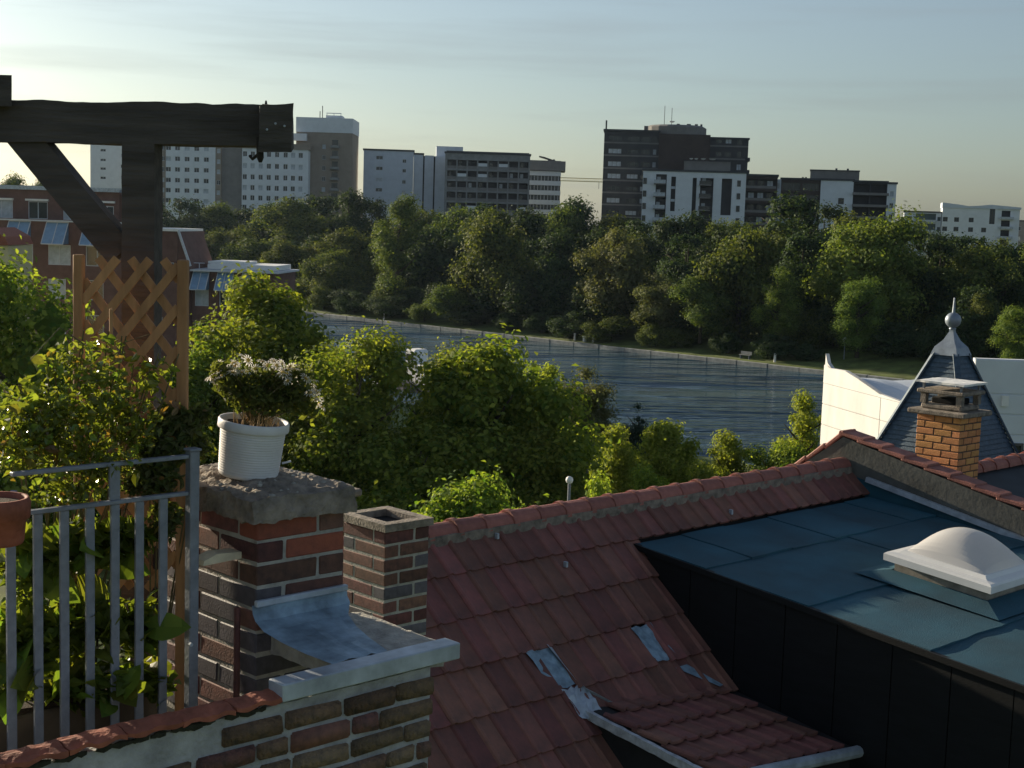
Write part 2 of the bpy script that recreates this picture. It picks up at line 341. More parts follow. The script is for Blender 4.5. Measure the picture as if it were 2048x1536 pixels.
def tree(px, ytop, wpx, Y, kind, label, group=None, base=0.0, low=.12, k=None, deep=1.0, name='broadleaf_tree', cat='tree'):
    top = P(px, ytop, Y); mpp = Y/F; r = wpx*mpp/2; h = (top.z - base)*(1.07 if kind in ('far', 'dark', 'limefar', 'willow') else 1.0)
    k = rnd.randrange(3) if k is None else k
    t_ = thing(name, label, cat, (top.x, top.y, base), rnd.uniform(0, 6.28), group)
    link(TR[k], 'trunk', t_, (0, 0, 0), 0, scale=(h, h, h))
    link(crown(kind, k, h*(1-low)/(2*r)), 'crown', t_, (0, 0, h*low), 0, scale=(r*1.1, r*1.1*deep, h*(1-low)))
    return t_
def bd(px): return 155/(U.y + U.x*(px-1024)/F)       # depth of the far quay seen at column px

# ------------------------------------------------------------------ building kit
PANE = {}
m_glass = mat('window_glass', (.02, .028, .036), .12, .3, 2, spec=.6)
m_glass2 = mat('window_curtain', (.42, .46, .50), .3, .25, 2, spec=.5)
m_frame = mat('window_frame', (.55, .57, .60), .6, .1, 3)
m_framed = mat('window_frame_dark', (.09, .085, .08), .6, .1, 3)
def facade(mb, x0, x1, z0, z1, y, rects, rec):
    xs = sorted(set([x0, x1] + [v for r in rects for v in r[:2]])); zs = sorted(set([z0, z1] + [v for r in rects for v in r[2:4]]))
    for i in range(len(xs)-1):
        for k in range(len(zs)-1):
            cx, cz = (xs[i]+xs[i+1])/2, (zs[k]+zs[k+1])/2
            if any(r[0] < cx < r[1] and r[2] < cz < r[3] for r in rects): continue
            mb.quad((xs[i], y, zs[k]), (xs[i+1], y, zs[k]), (xs[i+1], y, zs[k+1]), (xs[i], y, zs[k+1]))
    for a, b_, c, d in [r[:4] for r in rects]:
        for p, q in (((a, c), (b_, c)), ((b_, c), (b_, d)), ((b_, d), (a, d)), ((a, d), (a, c))):
            mb.quad((p[0], y, p[1]), (q[0], y, q[1]), (q[0], y+rec, q[1]), (p[0], y+rec, p[1]))
def window(par, x0, x1, z0, z1, y, lite=False, dark=False, fr=.07, mull=1):
    w_, h_ = round(x1-x0, 2), round(z1-z0, 2); key = (w_, h_, lite, dark, mull)
    if key not in PANE:
        f_ = MB(); t_ = fr
        f_.box(-w_/2, w_/2, -.05, .05, -h_/2, -h_/2+t_); f_.box(-w_/2, w_/2, -.05, .05, h_/2-t_, h_/2)
        f_.box(-w_/2, -w_/2+t_, -.05, .05, -h_/2+t_, h_/2-t_); f_.box(w_/2-t_, w_/2, -.05, .05, -h_/2+t_, h_/2-t_)
        for q in range(mull):
            x = -w_/2 + w_*(q+1)/(mull+1); f_.box(x-t_/2, x+t_/2, -.04, .04, -h_/2+t_, h_/2-t_)
        p_ = MB(); p_.box(-w_/2+.01, w_/2-.01, .0, .03, -h_/2+.01, h_/2-.01)
        PANE[key] = (f_.mesh('window', m_framed if dark else m_frame), p_.mesh('pane', m_glass2 if lite else m_glass))
    a, b_ = PANE[key]
    o = link(a, 'window', par, ((x0+x1)/2, y, (z0+z1)/2)); link(b_, 'pane', o, (0, .01, 0)); return o
class Bld:
    def __init__(s, name, label, px, Y, yaw=0.0, cat='building', group=None):
        s.o = P(px, 440, Y); s.o.z = 0; s.px = px; s.Y = Y; s.k = Y/F; s.cy = math.cos(R_(yaw))
        s.t = thing(name, label, cat, s.o, R_(yaw), group)
    def x(s, px): return (px-s.px)*s.k/s.cy
    def z(s, py, px=None): return CZ + (440 + ((px or s.px)-1024)*.0314 - py)*s.k
    def seg(s, px0, px1, ytop, m, rects=(), yoff=0.0, thick=12.0, zb=2.0, rec=.3, lite=.25, dark=False, roof=None, name='wall', mull=1, inner=None):
        x0, x1, z1 = s.x(px0), s.x(px1), s.z(ytop)
        rr = [(s.x(a), s.x(b_), s.z(d), s.z(c)) for a, b_, c, d in rects]       # px rects (x0,x1,ytop,ybot)
        rr = [r for r in rr if r[2] > zb]
        mb = MB(); facade(mb, x0, x1, zb, z1, yoff, rr, rec)
        y2 = yoff+thick
        mb.quad((x0, y2, zb), (x0, yoff, zb), (x0, yoff, z1), (x0, y2, z1)); mb.quad((x1, yoff, zb), (x1, y2, zb), (x1, y2, z1), (x1, yoff, z1))
        mb.quad((x1, y2, zb), (x0, y2, zb), (x0, y2, z1), (x1, y2, z1)); mb.quad((x0, yoff, z1), (x1, yoff, z1), (x1, y2, z1), (x0, y2, z1))
        wl = mb.build(name, m, s.t)
        for r in rr:
            if inner is None: window(s.t, *r, yoff+rec-.06, rnd.random() < lite, dark, mull=mull)
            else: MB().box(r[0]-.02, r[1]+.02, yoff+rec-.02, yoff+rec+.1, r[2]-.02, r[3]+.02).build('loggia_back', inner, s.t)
        if roof: MB().box(x0-.25, x1+.25, yoff-.25, y2+.2, z1+.01, z1+.45).build('roof_edge', roof, s.t)
        return wl
    def part(s, name, m, px0, px1, yt, yb, y0, y1): return MB().box(s.x(px0), s.x(px1), y0, y1, s.z(yb), s.z(yt)).build(name, m, s.t)
    def mast(s, px, yt, yb, y, r=.12):
        return MB().tube([(s.x(px), y, s.z(yb)), (s.x(px), y, s.z(yt))], r, 6).build('antenna', m_framed, s.t)
m_bwhite = mat('panel_white', (.68, .71, .74), .8, .07, .6, det=8)
m_bblue = mat('panel_bluegrey', (.55, .60, .67), .8, .08, .6, det=8)
m_btan = mat('panel_tan', (.27, .225, .18), .85, .12, .6)
m_bgrey = mat('panel_grey', (.20, .19, .18), .85, .12, .6)
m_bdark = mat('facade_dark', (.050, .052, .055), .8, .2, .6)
m_bbrown = mat('facade_brown', (.062, .046, .040), .8, .2, .6)
m_roofd = mat('roof_dark', (.06, .065, .07), .8, .2, 1)
m_conc = mat('concrete_frame', (.24, .245, .24), .85, .2, .8)
m_brickb = mat('house_brick', (.155, .088, .072), .9, .2, 1.5, bump=.3)

# ------------------------------------------------------------------ high-rises beyond the trees
def grid(cols, rows, wd, ht): return [(c-wd/2, c+wd/2, r-ht/2, r+ht/2) for c in cols for r in rows]
B = Bld('apartment_tower', 'tall tan tower with white window wings and a stack of balconies', 500, 400, 0)
B.seg(320, 332, 292, m_btan, grid([326], [303, 324, 345, 366, 386, 406], 6, 9), .3, 12)
B.seg(332, 430, 291, m_bwhite, grid([337, 355, 374, 393, 412], [303, 324, 345, 366, 386, 406], 10, 9), 0, 12, roof=m_roofd)
B.seg(430, 441, 294, m_btan, grid([436], [306, 327, 347, 368, 388, 408], 7, 9), .3, 12, lite=.9)
B.seg(441, 483, 296, m_bgrey, (), 1.5, 12, roof=m_roofd)
B.seg(483, 614, 299, m_bwhite, grid([488.5, 504, 520, 536, 552, 569, 584, 599], [310, 333, 355, 376, 396, 415], 8.4, 10), 0, 12)
B.part('parapet', m_btan, 480, 618, 288, 299, -.3, 12)
B.seg(585, 697, 262, m_btan, grid([641], [290+21.2*k for k in range(8)], 7, 9), 4, 16)
B.part('attic_band', m_bwhite, 584.5, 697.8, 233, 262, 3.9, 20)
B.part('sky_lobby', m_bwhite, 570, 607, 266, 280, 2.5, 4)
for k in range(8):
    yb = 283 + 21.2*k
    B.part('balcony', m_conc, 655, 672, yb+4, yb+9, 2.6, 4); B.part('balcony_door', m_glass, 657, 669, yb-7, yb+4, 3.94, 4.1)
B.part('roof_hut', m_bwhite, 640, 672, 226, 233, 8, 14); B.part('roof_rail', m_frame, 641, 671, 221, 222.5, 8, 8.1)
for x_ in (642, 656, 670): B.part('roof_rail_post', m_frame, x_-.5, x_+.5, 222.5, 226, 8, 8.1)
B.mast(632, 207, 233, 9); B.mast(627, 218, 233, 9)
B = Bld('apartment_block', 'plain white slab block seen between the timber brace and post', 216, 430, 0)
B.seg(181, 256, 291, m_bwhite, grid([206], [303, 322, 339, 357], 11, 5) + grid([244], [312, 333, 355], 6, 7), 0, 12, roof=m_roofd)
B = Bld('apartment_block', 'bluish white apartment block with few windows and dark vertical grooves', 800, 415, 4)
B.seg(726, 824, 305, m_bblue, grid([757], [319, 340, 362, 382, 404], 13, 7) + grid([806], [324, 343, 365, 385, 405], 7, 7), 0, 14, roof=m_roofd)
B.seg(824.5, 843, 310, m_bblue, (), .8, 14, roof=m_roofd); B.seg(843, 846, 312, m_bdark, (), 2, 12)
B.seg(846, 864, 311, m_bblue, (), .8, 14); B.seg(864, 867, 312, m_bdark, (), 2, 12); B.seg(867, 888, 312, m_bblue, (), .8, 14)
B.part('roof_hut', m_bblue, 869, 922, 291, 311, 4, 13); B.part('roof_hut', m_bgrey, 922, 940, 300, 312, 4, 13)
B = Bld('loggia_block', 'dark concrete block with a grid of open loggias under a flat roof', 972, 400, 1)
cols = [891 + 20.4*k for k in range(9)]; rows_ = [322 + 21*k for k in range(6)]
rc = [(cols[i]+1.4, cols[i+1]-1.4, rows_[k]+1.5, rows_[k+1]-2.5) for i in range(8) for k in range(5)]
B.seg(888, 1056, 311, m_conc, rc, 0, 13, rec=1.6, inner=m_bdark, roof=m_roofd)
B.part('attic', m_roofd, 890, 1054, 306, 310, .5, 12)
for i in range(8):
    for k in range(5):
        x0, x1 = cols[i]+1.4, cols[i+1]-1.4; r = rnd.random()
        if r < .17: B.part('balcony_screen', m_bwhite, x0, x1, rows_[k]+7, rows_[k+1]-2.5, .15, .3)
        elif r < .7: B.part('balcony_door', m_glass2 if r < .4 else m_glass, x0+2, x0+8, rows_[k]+4, rows_[k+1]-3, 1.45, 1.55)
        B.part('balcony_rail', m_bgrey if r > .3 else m_conc, x0, x1, rows_[k+1]-8, rows_[k+1]-2.6, .05, .12)
B = Bld('striped_block', 'striped office block with alternating white bands and dark window bands', 1088, 425, -1)
B.seg(1056, 1118, 323, m_bgrey, (), .6, 14)
B.part('cornice', m_bgrey, 1055, 1127, 324, 343, -.6, 15)
for k in range(6):
    B.part('white_band', m_bwhite, 1055.4, 1118.6, 344+18.9*k, 353+18.9*k, 0, .6)
    bp_ = B.part('window_band', m_glass, 1057, 1117, 353.3+18.9*k, 362.6+18.9*k, .4, .59)
    for q_ in range(9): MB().box(B.x(1059+6.8*q_), B.x(1059.9+6.8*q_), .3, .39, B.z(362.6+18.9*k), B.z(353.3+18.9*k)).build('mullion', m_frame, bp_)
MB().prism([(B.x(1074), B.z(313)), (B.x(1085), B.z(315)), (B.x(1111), B.z(323)), (B.x(1111), B.z(325)), (B.x(1085), B.z(317.5)), (B.x(1074), B.z(314.5))], 4, 10).build('roof_wing', m_roofd, B.t)
for x_ in (1094, 1104): B.part('wing_post', m_roofd, x_-2, x_+2, 319, 325, 5, 6)
# crane
B = Bld('tower_crane', 'thin tower crane jib reaching out beside the dark tower', 1160, 640, 0, cat='crane')
z0, z1 = B.z(364), B.z(358); xa, xb = B.x(1118), B.x(1260)
jb = MB().tube([(xa, 0, z0), (xb, 0, z0)], .16, 5).tube([(xa, 1.2, z0), (xb, 1.2, z0)], .16, 5).tube([(xa, .6, z1), (xb, .6, z1)], .16, 5)
for k in range(28):
    x0 = xa + (xb-xa)*k/28; jb.tube([(x0, 0, z0), (x0+(xb-xa)/56, .6, z1), (x0+(xb-xa)/28, 0, z0)], .09, 4)
jb.build('jib', mat('crane_paint', (.5, .42, .2), .6, .1), B.t); MB().box(xb-1, xb+1, -.4, 1.6, 2, B.z(330)).build('mast', MATS['crane_paint'], B.t)
MB().tube([(B.x(1195), .6, z0), (B.x(1195), .6, B.z(378))], .1, 4).build('hoist_rope', m_framed, B.t)
# dark tower
B = Bld('dark_tower', 'dark brown residential tower with scattered pale window blinds and rooftop drum', 1345, 352, -4.5)
ry = [283, 308, 333, 357, 381, 405, 429]
rc = grid([1226], ry, 26, 10) + grid([1262], ry, 22, 9) + grid([1287], ry, 18, 10) + grid([1304], ry, 7, 11)
B.seg(1204, 1312, 269, m_bdark, rc, 0, 16, rec=.25, lite=.42, dark=True, roof=m_roofd, mull=2)
for y_ in ry: B.part('floor_band', m_bgrey, 1204, 1312, y_+7, y_+10, -.12, -.004); B.part('floor_band', m_bgrey, 1412, 1487, y_+8, y_+11, .25, .396)
B.part('stair_shaft', m_bbrown, 1312, 1412, 272, 452, -.8, 15)
rc = grid([1470], ry, 9, 12) + grid([1430, 1448], ry, 12, 9)
B.seg(1412, 1487, 279, m_bdark, rc, .4, 15, rec=.25, lite=.3, dark=True, roof=m_roofd)
for k in range(6): B.part('balcony', m_bdark, 1482, 1491, 314+24*k, 321+24*k, -.3, 6)
MB().lathe([(0.01, B.z(252)), (6.6, B.z(252.2)), (7.4, B.z(256)), (7.4, B.z(283)), (7.4, B.z(289))], 20, (B.x(1346), 8, 0)).build('roof_drum', m_bgrey, B.t)
B.part('drum_wing', m_bgrey, 1282, 1320, 254, 276, 6, 12)
B.mast(1322, 212, 254, 8, .07); B.mast(1336.5, 216, 252, 8, .07); B.mast(1207, 248, 270, 1, .22)
MB().lathe([(0.01, 0), (.5, .12), (.75, .4)], 12, (B.x(1337), 7, B.z(246))).build('dish_antenna', m_bwhite, B.t)
for x_, w_ in ((1350, 3), (1371, 4), (1386, 3), (1396, 2)): B.part('vent', m_roofd, x_-w_, x_+w_, 247.5, 252.5, 7, 8.5)
# white terrace in front of it
B = Bld('white_apartments', 'white apartment house with dark recessed balconies in front of the dark tower', 1384, 338, -5.5)
lv = [366, 391, 415.5, 440]
rc = [(1310, 1331, 352, 462), (1340, 1349, 356, 424), (1382, 1390, 357, 462), (1397, 1423, 357, 462), (1439, 1459, 357, 429)]
B.seg(1284, 1486, 346, m_bwhite, rc, 0, 14, rec=1.2, inner=m_bdark, roof=m_roofd)
for y_ in lv: window(B.t, B.x(1469), B.x(1476), B.z(y_+6), B.z(y_-6), -.04, False, True, mull=0); window(B.t, B.x(1285), B.x(1292), B.z(y_+6), B.z(y_-6), -.04, False, True, mull=0)
for y_ in lv:
    for a_, b_ in ((1306, 1329), (1395, 1418)):
        o = B.part('balcony', m_bgrey, a_, b_, y_+4, y_+6, -1.5, 1); MB().box(B.x(a_), B.x(b_), -1.5, -1.44, B.z(y_+4), B.z(y_-3)).build('balustrade', m_glass2 if a_ < 1350 else m_glass, o)
        window(B.t, B.x(a_+6), B.x(a_+13), B.z(y_+3), B.z(y_-9), 1.12, True, mull=0)
    B.part('spandrel', m_bblue, 1340.5, 1348.5, y_+9, y_+14, .5, .6)
B.part('penthouse', m_bgrey, 1365, 1456, 323, 345, 4, 11); B.part('penthouse_roof', m_roofd, 1364, 1457, 321.5, 323, 3.8, 11.2)
for x_, s_ in ((1378, .45), (1388, .45), (1402, .6), (1420, .9)):
    MB().lathe([(.01, 0), (s_*.7, .1), (s_, .35)], 10, (0, 0, 0)).build('dish_antenna', m_white, B.t, (B.x(x_), 5, B.z(320)))
    B.part('dish_pole', m_framed, x_-.4, x_+.4, 320, 321.6, 5, 5.1)
B = Bld('brown_loggia_house', 'dark brown apartment wing with long loggias between two white houses', 1518, 345, -9)
rc = [(1489, 1548, 360+24*k, 378+24*k) for k in range(4)]
B.seg(1486, 1550, 354, m_bbrown, rc, 0, 12, rec=1.3, inner=m_bdark, roof=m_roofd)
for k in range(4):
    B.part('balcony_rail', m_bgrey, 1489, 1548, 373+24*k, 378+24*k, .02, .1)
    for q_ in range(3): window(B.t, B.x(1494+18*q_), B.x(1506+18*q_), B.z(377+24*k), B.z(362+24*k), 1.2, rnd.random() < .25, True)
B = Bld('white_apartments', 'white and brown apartment house with a grey rooftop box and open corner loggias', 1665, 345, -11)
B.seg(1550, 1563, 363, m_bblue, grid([1556.5], [376, 398, 420], 7, 11), 0, 12, lite=.8)
rc = [(1566, 1600, 369+23*k, 384+23*k) for k in range(4)] + [(1604, 1636, 369+23*k, 384+23*k) for k in range(4)]
B.seg(1563, 1639, 363, m_bbrown, rc, .3, 12, rec=.25, lite=.12, dark=True, mull=3, roof=m_roofd)
B.seg(1639, 1701, 363, m_bwhite, grid([1679], [403, 426, 448], 11, 12), -.6, 12, dark=True, lite=0, roof=m_roofd)
rc = [(1703, 1732, 368+23*k, 387+23*k) for k in range(4)] + [(1735, 1763, 368+23*k, 387+23*k) for k in range(4)]
B.seg(1701, 1765, 365, m_bdark, rc, -.4, 12, rec=1.4, inner=m_bdark, roof=m_roofd)
for k in range(4): B.part('balcony', m_bgrey, 1700, 1768, 385+23*k, 390+23*k, -1.4, -.42)
B.seg(1765, 1782, 367, m_bwhite, grid([1774], [386, 409, 431], 7, 10), -.5, 12, roof=m_roofd)
B.part('roof_box', m_bgrey, 1618, 1712, 343, 362, 3, 10); B.part('roof_box_lid', m_roofd, 1617, 1713, 341, 343, 2.8, 10.2)
for x_ in (1610, 1604, 1668, 1690): B.part('vent', m_roofd, x_-2, x_+2, 337 if x_ > 1650 else 356, 341 if x_ > 1650 else 361.5, 5, 6)
# right: white wave-roofed house
B = Bld('white_wave_house', 'white apartment house with a gently waving roofline at the edge of the wood', 1925, 440, -14)
rc = grid([1893, 1914, 1941, 1965], [440, 459, 478], 9, 9) + [(1974, 1984, 417, 447), (1953, 1968, 490, 499)]
rc = [r for r in rc if not (r[0] > 1955 and r[0] < 1970 and r[2] < 450)]
B.seg(1887, 1990, 416, m_bwhite, rc, 0, 14, lite=.1, dark=True, zb=4)
MB().prism([(B.x(1886), B.z(417)), (B.x(2031), B.z(417)), (B.x(2031), B.z(413)), (B.x(2005), B.z(411)), (B.x(1975), B.z(409)), (B.x(1955), B.z(411.5)), (B.x(1935), B.z(413)), (B.x(1915), B.z(410)), (B.x(1886), B.z(407))], -.3, 14.4).build('wave_roof', m_bblue, B.t)
B.seg(1990, 2029, 416, m_bwhite, [(1996, 2012, 420+19*k, 434+19*k) for k in range(5)], .2, 14, rec=1, inner=m_bdark, zb=4)
for k in range(5): B.part('balcony', m_glass2, 1994, 2018, 432+19*k, 437+19*k, -1.2, .4)
B.seg(1816, 1886, 428, m_bblue, [(1838, 1876, 430+20*k, 446+20*k) for k in range(3)] + grid([1828, 1882], [440, 460], 6, 8), 1.5, 12, rec=1, inner=mat('loggia_green', (.08, .12, .12), .4, .2), zb=4, roof=m_roofd)
for k in range(3): B.part('balcony', m_glass2, 1837, 1877, 442+20*k, 447+20*k, .4, 1.45)
B = Bld('grey_block', 'grey flat block half out of sight behind the wave-roofed house', 2060, 480, -15)
B.seg(2020, 2120, 444, m_bgrey, grid([2040, 2060, 2080], [458, 478], 9, 8), 0, 12, zb=4, roof=m_roofd)

# ------------------------------------------------------------------ brick terrace with glass dormers on the near bank
B = Bld('brick_terrace', 'brick terrace with sloping blue glass dormers and white windows left of the trees', 200, 138, -4)
m_dg = mat('dormer_glass', (.20, .32, .46), .15, .15, 2, spec=.7)
def dormer(px0, px1, yt, yb, y0, y1):       # glass lean-to: top at the wall y1, bottom edge forward at y0
    x0, x1, za, zb_ = B.x(px0), B.x(px1), B.z(yt), B.z(yb); mb = MB()
    mb.quad((x0, y0, zb_), (x1, y0, zb_), (x1, y1, za), (x0, y1, za)); mb.quad((x0, y0, zb_), (x0, y1, za), (x0, y1, zb_)); mb.quad((x1, y0, zb_), (x1, y1, zb_), (x1, y1, za))
    mb.quad((x0, y0, zb_), (x0, y1, zb_), (x1, y1, zb_), (x1, y0, zb_))
    d = mb.build('dormer', m_dg, B.t); f_ = MB()
    for a_, b_ in (((x0, y0, zb_), (x1, y0, zb_)), ((x0, y1, za), (x1, y1, za)), ((x0, y0, zb_), (x0, y1, za)), ((x1, y0, zb_), (x1, y1, za)), (((x0+x1)/2, y0, zb_), ((x0+x1)/2, y1, za))): f_.beam(a_, b_, .07, .09)
    f_.build('glazing_bar', m_frame, d)
rc = [(-60+77*k, -14+77*k, 492, 532) for k in range(5)] + [(-60+77*k, -24+77*k, 560, 600) for k in range(5)] + [(-60+77*k, -24+77*k, 630, 670) for k in range(5)]
rc = [(a_, min(b_, 243), c_, d_) for a_, b_, c_, d_ in rc if a_ < 235]
B.seg(-90, 250, 446, m_brickb, rc, 0, 11, zb=0, rec=.15, lite=.55)
B.part('gutter_ledge', m_frame, -92, 252, 443, 446.2, -.35, .3)
rc = [(-40, 8, 405, 442), (40, 80, 407, 442), (188, 216, 412, 442), (112, 150, 407, 442)]
B.seg(-90, 228, 384, m_brickb, rc, 1.6, 9, zb=14, rec=.15, lite=.6)
for a_, b_ in ((-42, 10), (36, 83), (110, 153), (184, 219)): B.part('blind_box', m_white, a_, b_, 402, 406, 1.3, 1.59)
MB().prism([(B.x(-92), B.z(376)), (B.x(236), B.z(376)), (B.x(228), B.z(384)), (B.x(-92), B.z(384))], 1.2, 11).build('roof_edge', m_zinc, B.t)
MB().prism([(B.x(228.3), B.z(384)), (B.x(250), B.z(443)), (B.x(228.3), B.z(443))], 1.7, 10).build('roof_hip', m_brickb, B.t)
for k in range(5):
    if -60+77*k < 235: dormer(-62+77*k, min(-18+77*k, 248), 447, 490, -1.5, -.02)
B.seg(250.3, 352, 458, m_brickb, [(330, 345, 520, 545), (300, 316, 520, 545), (262, 285, 560, 600), (300, 322, 630, 670)], .8, 9, zb=0, rec=.15, lite=.5)
MB().prism([(B.x(352.2), B.z(458)), (B.x(376), B.z(525)), (B.x(376), B.z(700)), (B.x(352.2), B.z(700))], .9, 9).build('gable_slope', m_brickb, B.t)
B.part('gable_coping', m_white, 250, 354, 453, 457.8, .5, 9)
MB().beam((B.x(353), .8, B.z(455)), (B.x(378), .8, B.z(526)), .25, .2).build('verge_board', m_frame, B.t)
rc = [(383, 411, 571, 606), (433, 461, 571, 606), (482, 512, 571, 606), (383, 408, 640, 668), (433, 458, 640, 668)]
B.seg(376.3, 545, 536, m_brickb, rc, 1.6, 9, zb=0, rec=.15, lite=.5)
for k in range(3): dormer(380+50*k, 412+50*k, 537, 572, .2, 1.58)
B.part('terrace_ledge', m_frame, 376, 556, 532.5, 536, 1.0, 10); B.part('parapet', m_white, 400, 540, 522, 532, 3, 9.5); B.part('terrace_wall', m_white, 395, 470, 517, 521.8, 4, 9)
MB().tube([(B.x(378), 2, B.z(520)), (B.x(400), 2, B.z(520))], .04, 6).tube([(B.x(389), 2, B.z(520)), (B.x(389), 2, B.z(532))], .04, 6).build('handrail', m_frame, B.t)
B = Bld('yellow_house', 'small strip of a yellow gabled house at the end of the brick terrace', -14, 122, 0)
B.seg(-50, 16, 490, mat('yellow_render', (.62, .52, .30), .85, .1, 1), [(-20, -4, 505, 530)], 0, 6, zb=0)
MB().prism([(B.x(-50), B.z(490)), (B.x(19), B.z(489)), (B.x(12), B.z(472)), (B.x(-20), B.z(455)), (B.x(-50), B.z(470))], -.3, 6).build('roof', m_tc, B.t)

# ------------------------------------------------------------------ trees across the canal
GF = 'trees across the canal'
def lm(px):
    for lim, nm in ((345, 'beside the brick terrace roof'), (455, 'below the left wing of the tan tower'), (620, 'below the right wing of the tan tower'), (725, 'right of the tan tower'), (885, 'below the bluish white block'), (1055, 'below the loggia block'), (1125, 'below the striped block'), (1200, 'in the gap under the crane jib'), (1300, 'left under the dark tower'), (1490, 'below the white balcony house'), (1640, 'below the brown loggia house'), (1790, 'below the house with the rooftop box'), (1885, 'left of the wave-roofed house'), (2035, 'below the wave-roofed house')):
        if px < lim: return nm
    return 'below the grey flat block'
far_named = [  # px, ytop, width, offset behind the quay, kind, label
 (798, 404, 108, 14, 'far', 'tall round-headed tree with a bright left edge across the canal'),
 (985, 446, 150, 12, 'far', 'broad tree with a sunlit left shoulder below the loggia block'),
 (1232, 470, 150, 12, 'willow', 'pale grey-green domed tree standing out of the dark wood'),
 (1485, 470, 165, 14, 'far', 'pointed green tree below the white apartments, wide at its foot'),
 (1585, 408, 205, 45, 'dark', 'huge dark domed tree hiding the foot of the brown loggia house'),
 (1745, 434, 225, 22, 'limefar', 'large yellow-green spreading tree left of the white wave-roofed house'),
 (1722, 565, 100, 9, 'limefar', 'slim bright green tree beside the lamp on the far path'),
 (440, 474, 125, 30, 'willow', 'low pale rounded tree behind the white roof terrace'),
 (600, 408, 150, 60, 'far', 'olive green tree at the foot of the tan tower'),
 (562, 488, 90, 22, 'far', 'small sunlit round tree between the terrace and the tall wood'),
 (1968, 596, 70, 12, 'far', 'small round tree to the right of the slate spire tip'),
 (2030, 620, 90, 8, 'limefar', 'bright bushy tree at the water side right of the spire'),
 (1325, 556, 100, 7, 'willow', 'olive bush with a pale top on the far bank below the domed tree'),
 (1405, 562, 110, 6, 'far', 'leafy bank shrub beside the olive bush, its top evenly lit'),
 (1560, 545, 90, 8, 'limefar', 'narrow fresh green shrub in the gap of the wood'),
 (905, 575, 90, 6, 'far', 'shrub overhanging the towpath below the tall round-headed tree'),
 (660, 505, 105, 18, 'far', 'dim hazy tree on the far bank just right of the near round tree')]
for px, yt, wd, off, kd, lb in far_named:
    tree(px, yt, wd, bd(px)+off, kd, lb, GF, base=1.0, low=.05 if off < 25 else .15)
sky_line = [(300, 412), (360, 408), (420, 414), (480, 424), (540, 418), (650, 402), (700, 392), (742, 412), (850, 424), (905, 424), (960, 420), (1010, 430), (1060, 428), (1110, 424), (1160, 408), (1215, 440), (1270, 452), (1330, 446), (1385, 438), (1430, 452), (1480, 455), (1650, 424), (1700, 440), (1830, 470), (1880, 478), (1930, 482), (1985, 492), (2040, 498), (2090, 500)]
for px, yt in sky_line:
    tree(px, yt, rnd.uniform(105, 150), bd(px)+rnd.uniform(55, 95), rnd.choice(['dark', 'far', 'dark']), 'tree on the crest of the far wood ' + lm(px), GF, base=2.0, low=.1)
for px in range(320, 2110, 62):
    x_ = px + rnd.uniform(-20, 20); yt = 455 + max(0, (x_-1500))*.10 + rnd.uniform(0, 35)
    tree(x_, yt, rnd.uniform(110, 160), bd(x_)+rnd.uniform(28, 45), rnd.choice(['dark', 'dark', 'far']), 'dark tree half way up the far wood ' + lm(x_), GF, base=1.6, low=.06)
for px in range(560, 2110, 58):
    x_ = px + rnd.uniform(-18, 18); yt = 560 + max(0, (x_-1300))*.075 + rnd.uniform(-35, 30)
    if 1610 < x_ < 1900 and not 1680 < x_ < 1760: yt += 40
    tree(x_, yt, rnd.uniform(90, 140), bd(x_)+rnd.uniform(12, 17), rnd.choice(['dark', 'dark', 'far']), 'low dark front tree of the far wood ' + lm(x_), GF, base=.6, low=.02)
for px in range(640, 1660, 74):
    x_ = px + rnd.uniform(-25, 25); Y_ = bd(x_)+rnd.uniform(4.0, 6.5); yb = 440+(x_-1024)*.0314 + 17.2*F/Y_
    tree(x_, yb-rnd.uniform(30, 52), rnd.uniform(60, 105), Y_, rnd.choice(['dark', 'far', 'dark']), 'dark bush between towpath and quay edge ' + lm(x_), 'bushes on the far bank', base=-.2, low=0.0, name='bank_bush', cat='bush')
for px, yt, wd, Y in ((20, 362, 90, 330), (75, 370, 60, 340), (-30, 360, 90, 330)): tree(px, yt, wd, Y, 'far', 'distant tree top showing over the roof of the brick terrace', 'tree tops behind the brick terrace', base=2)
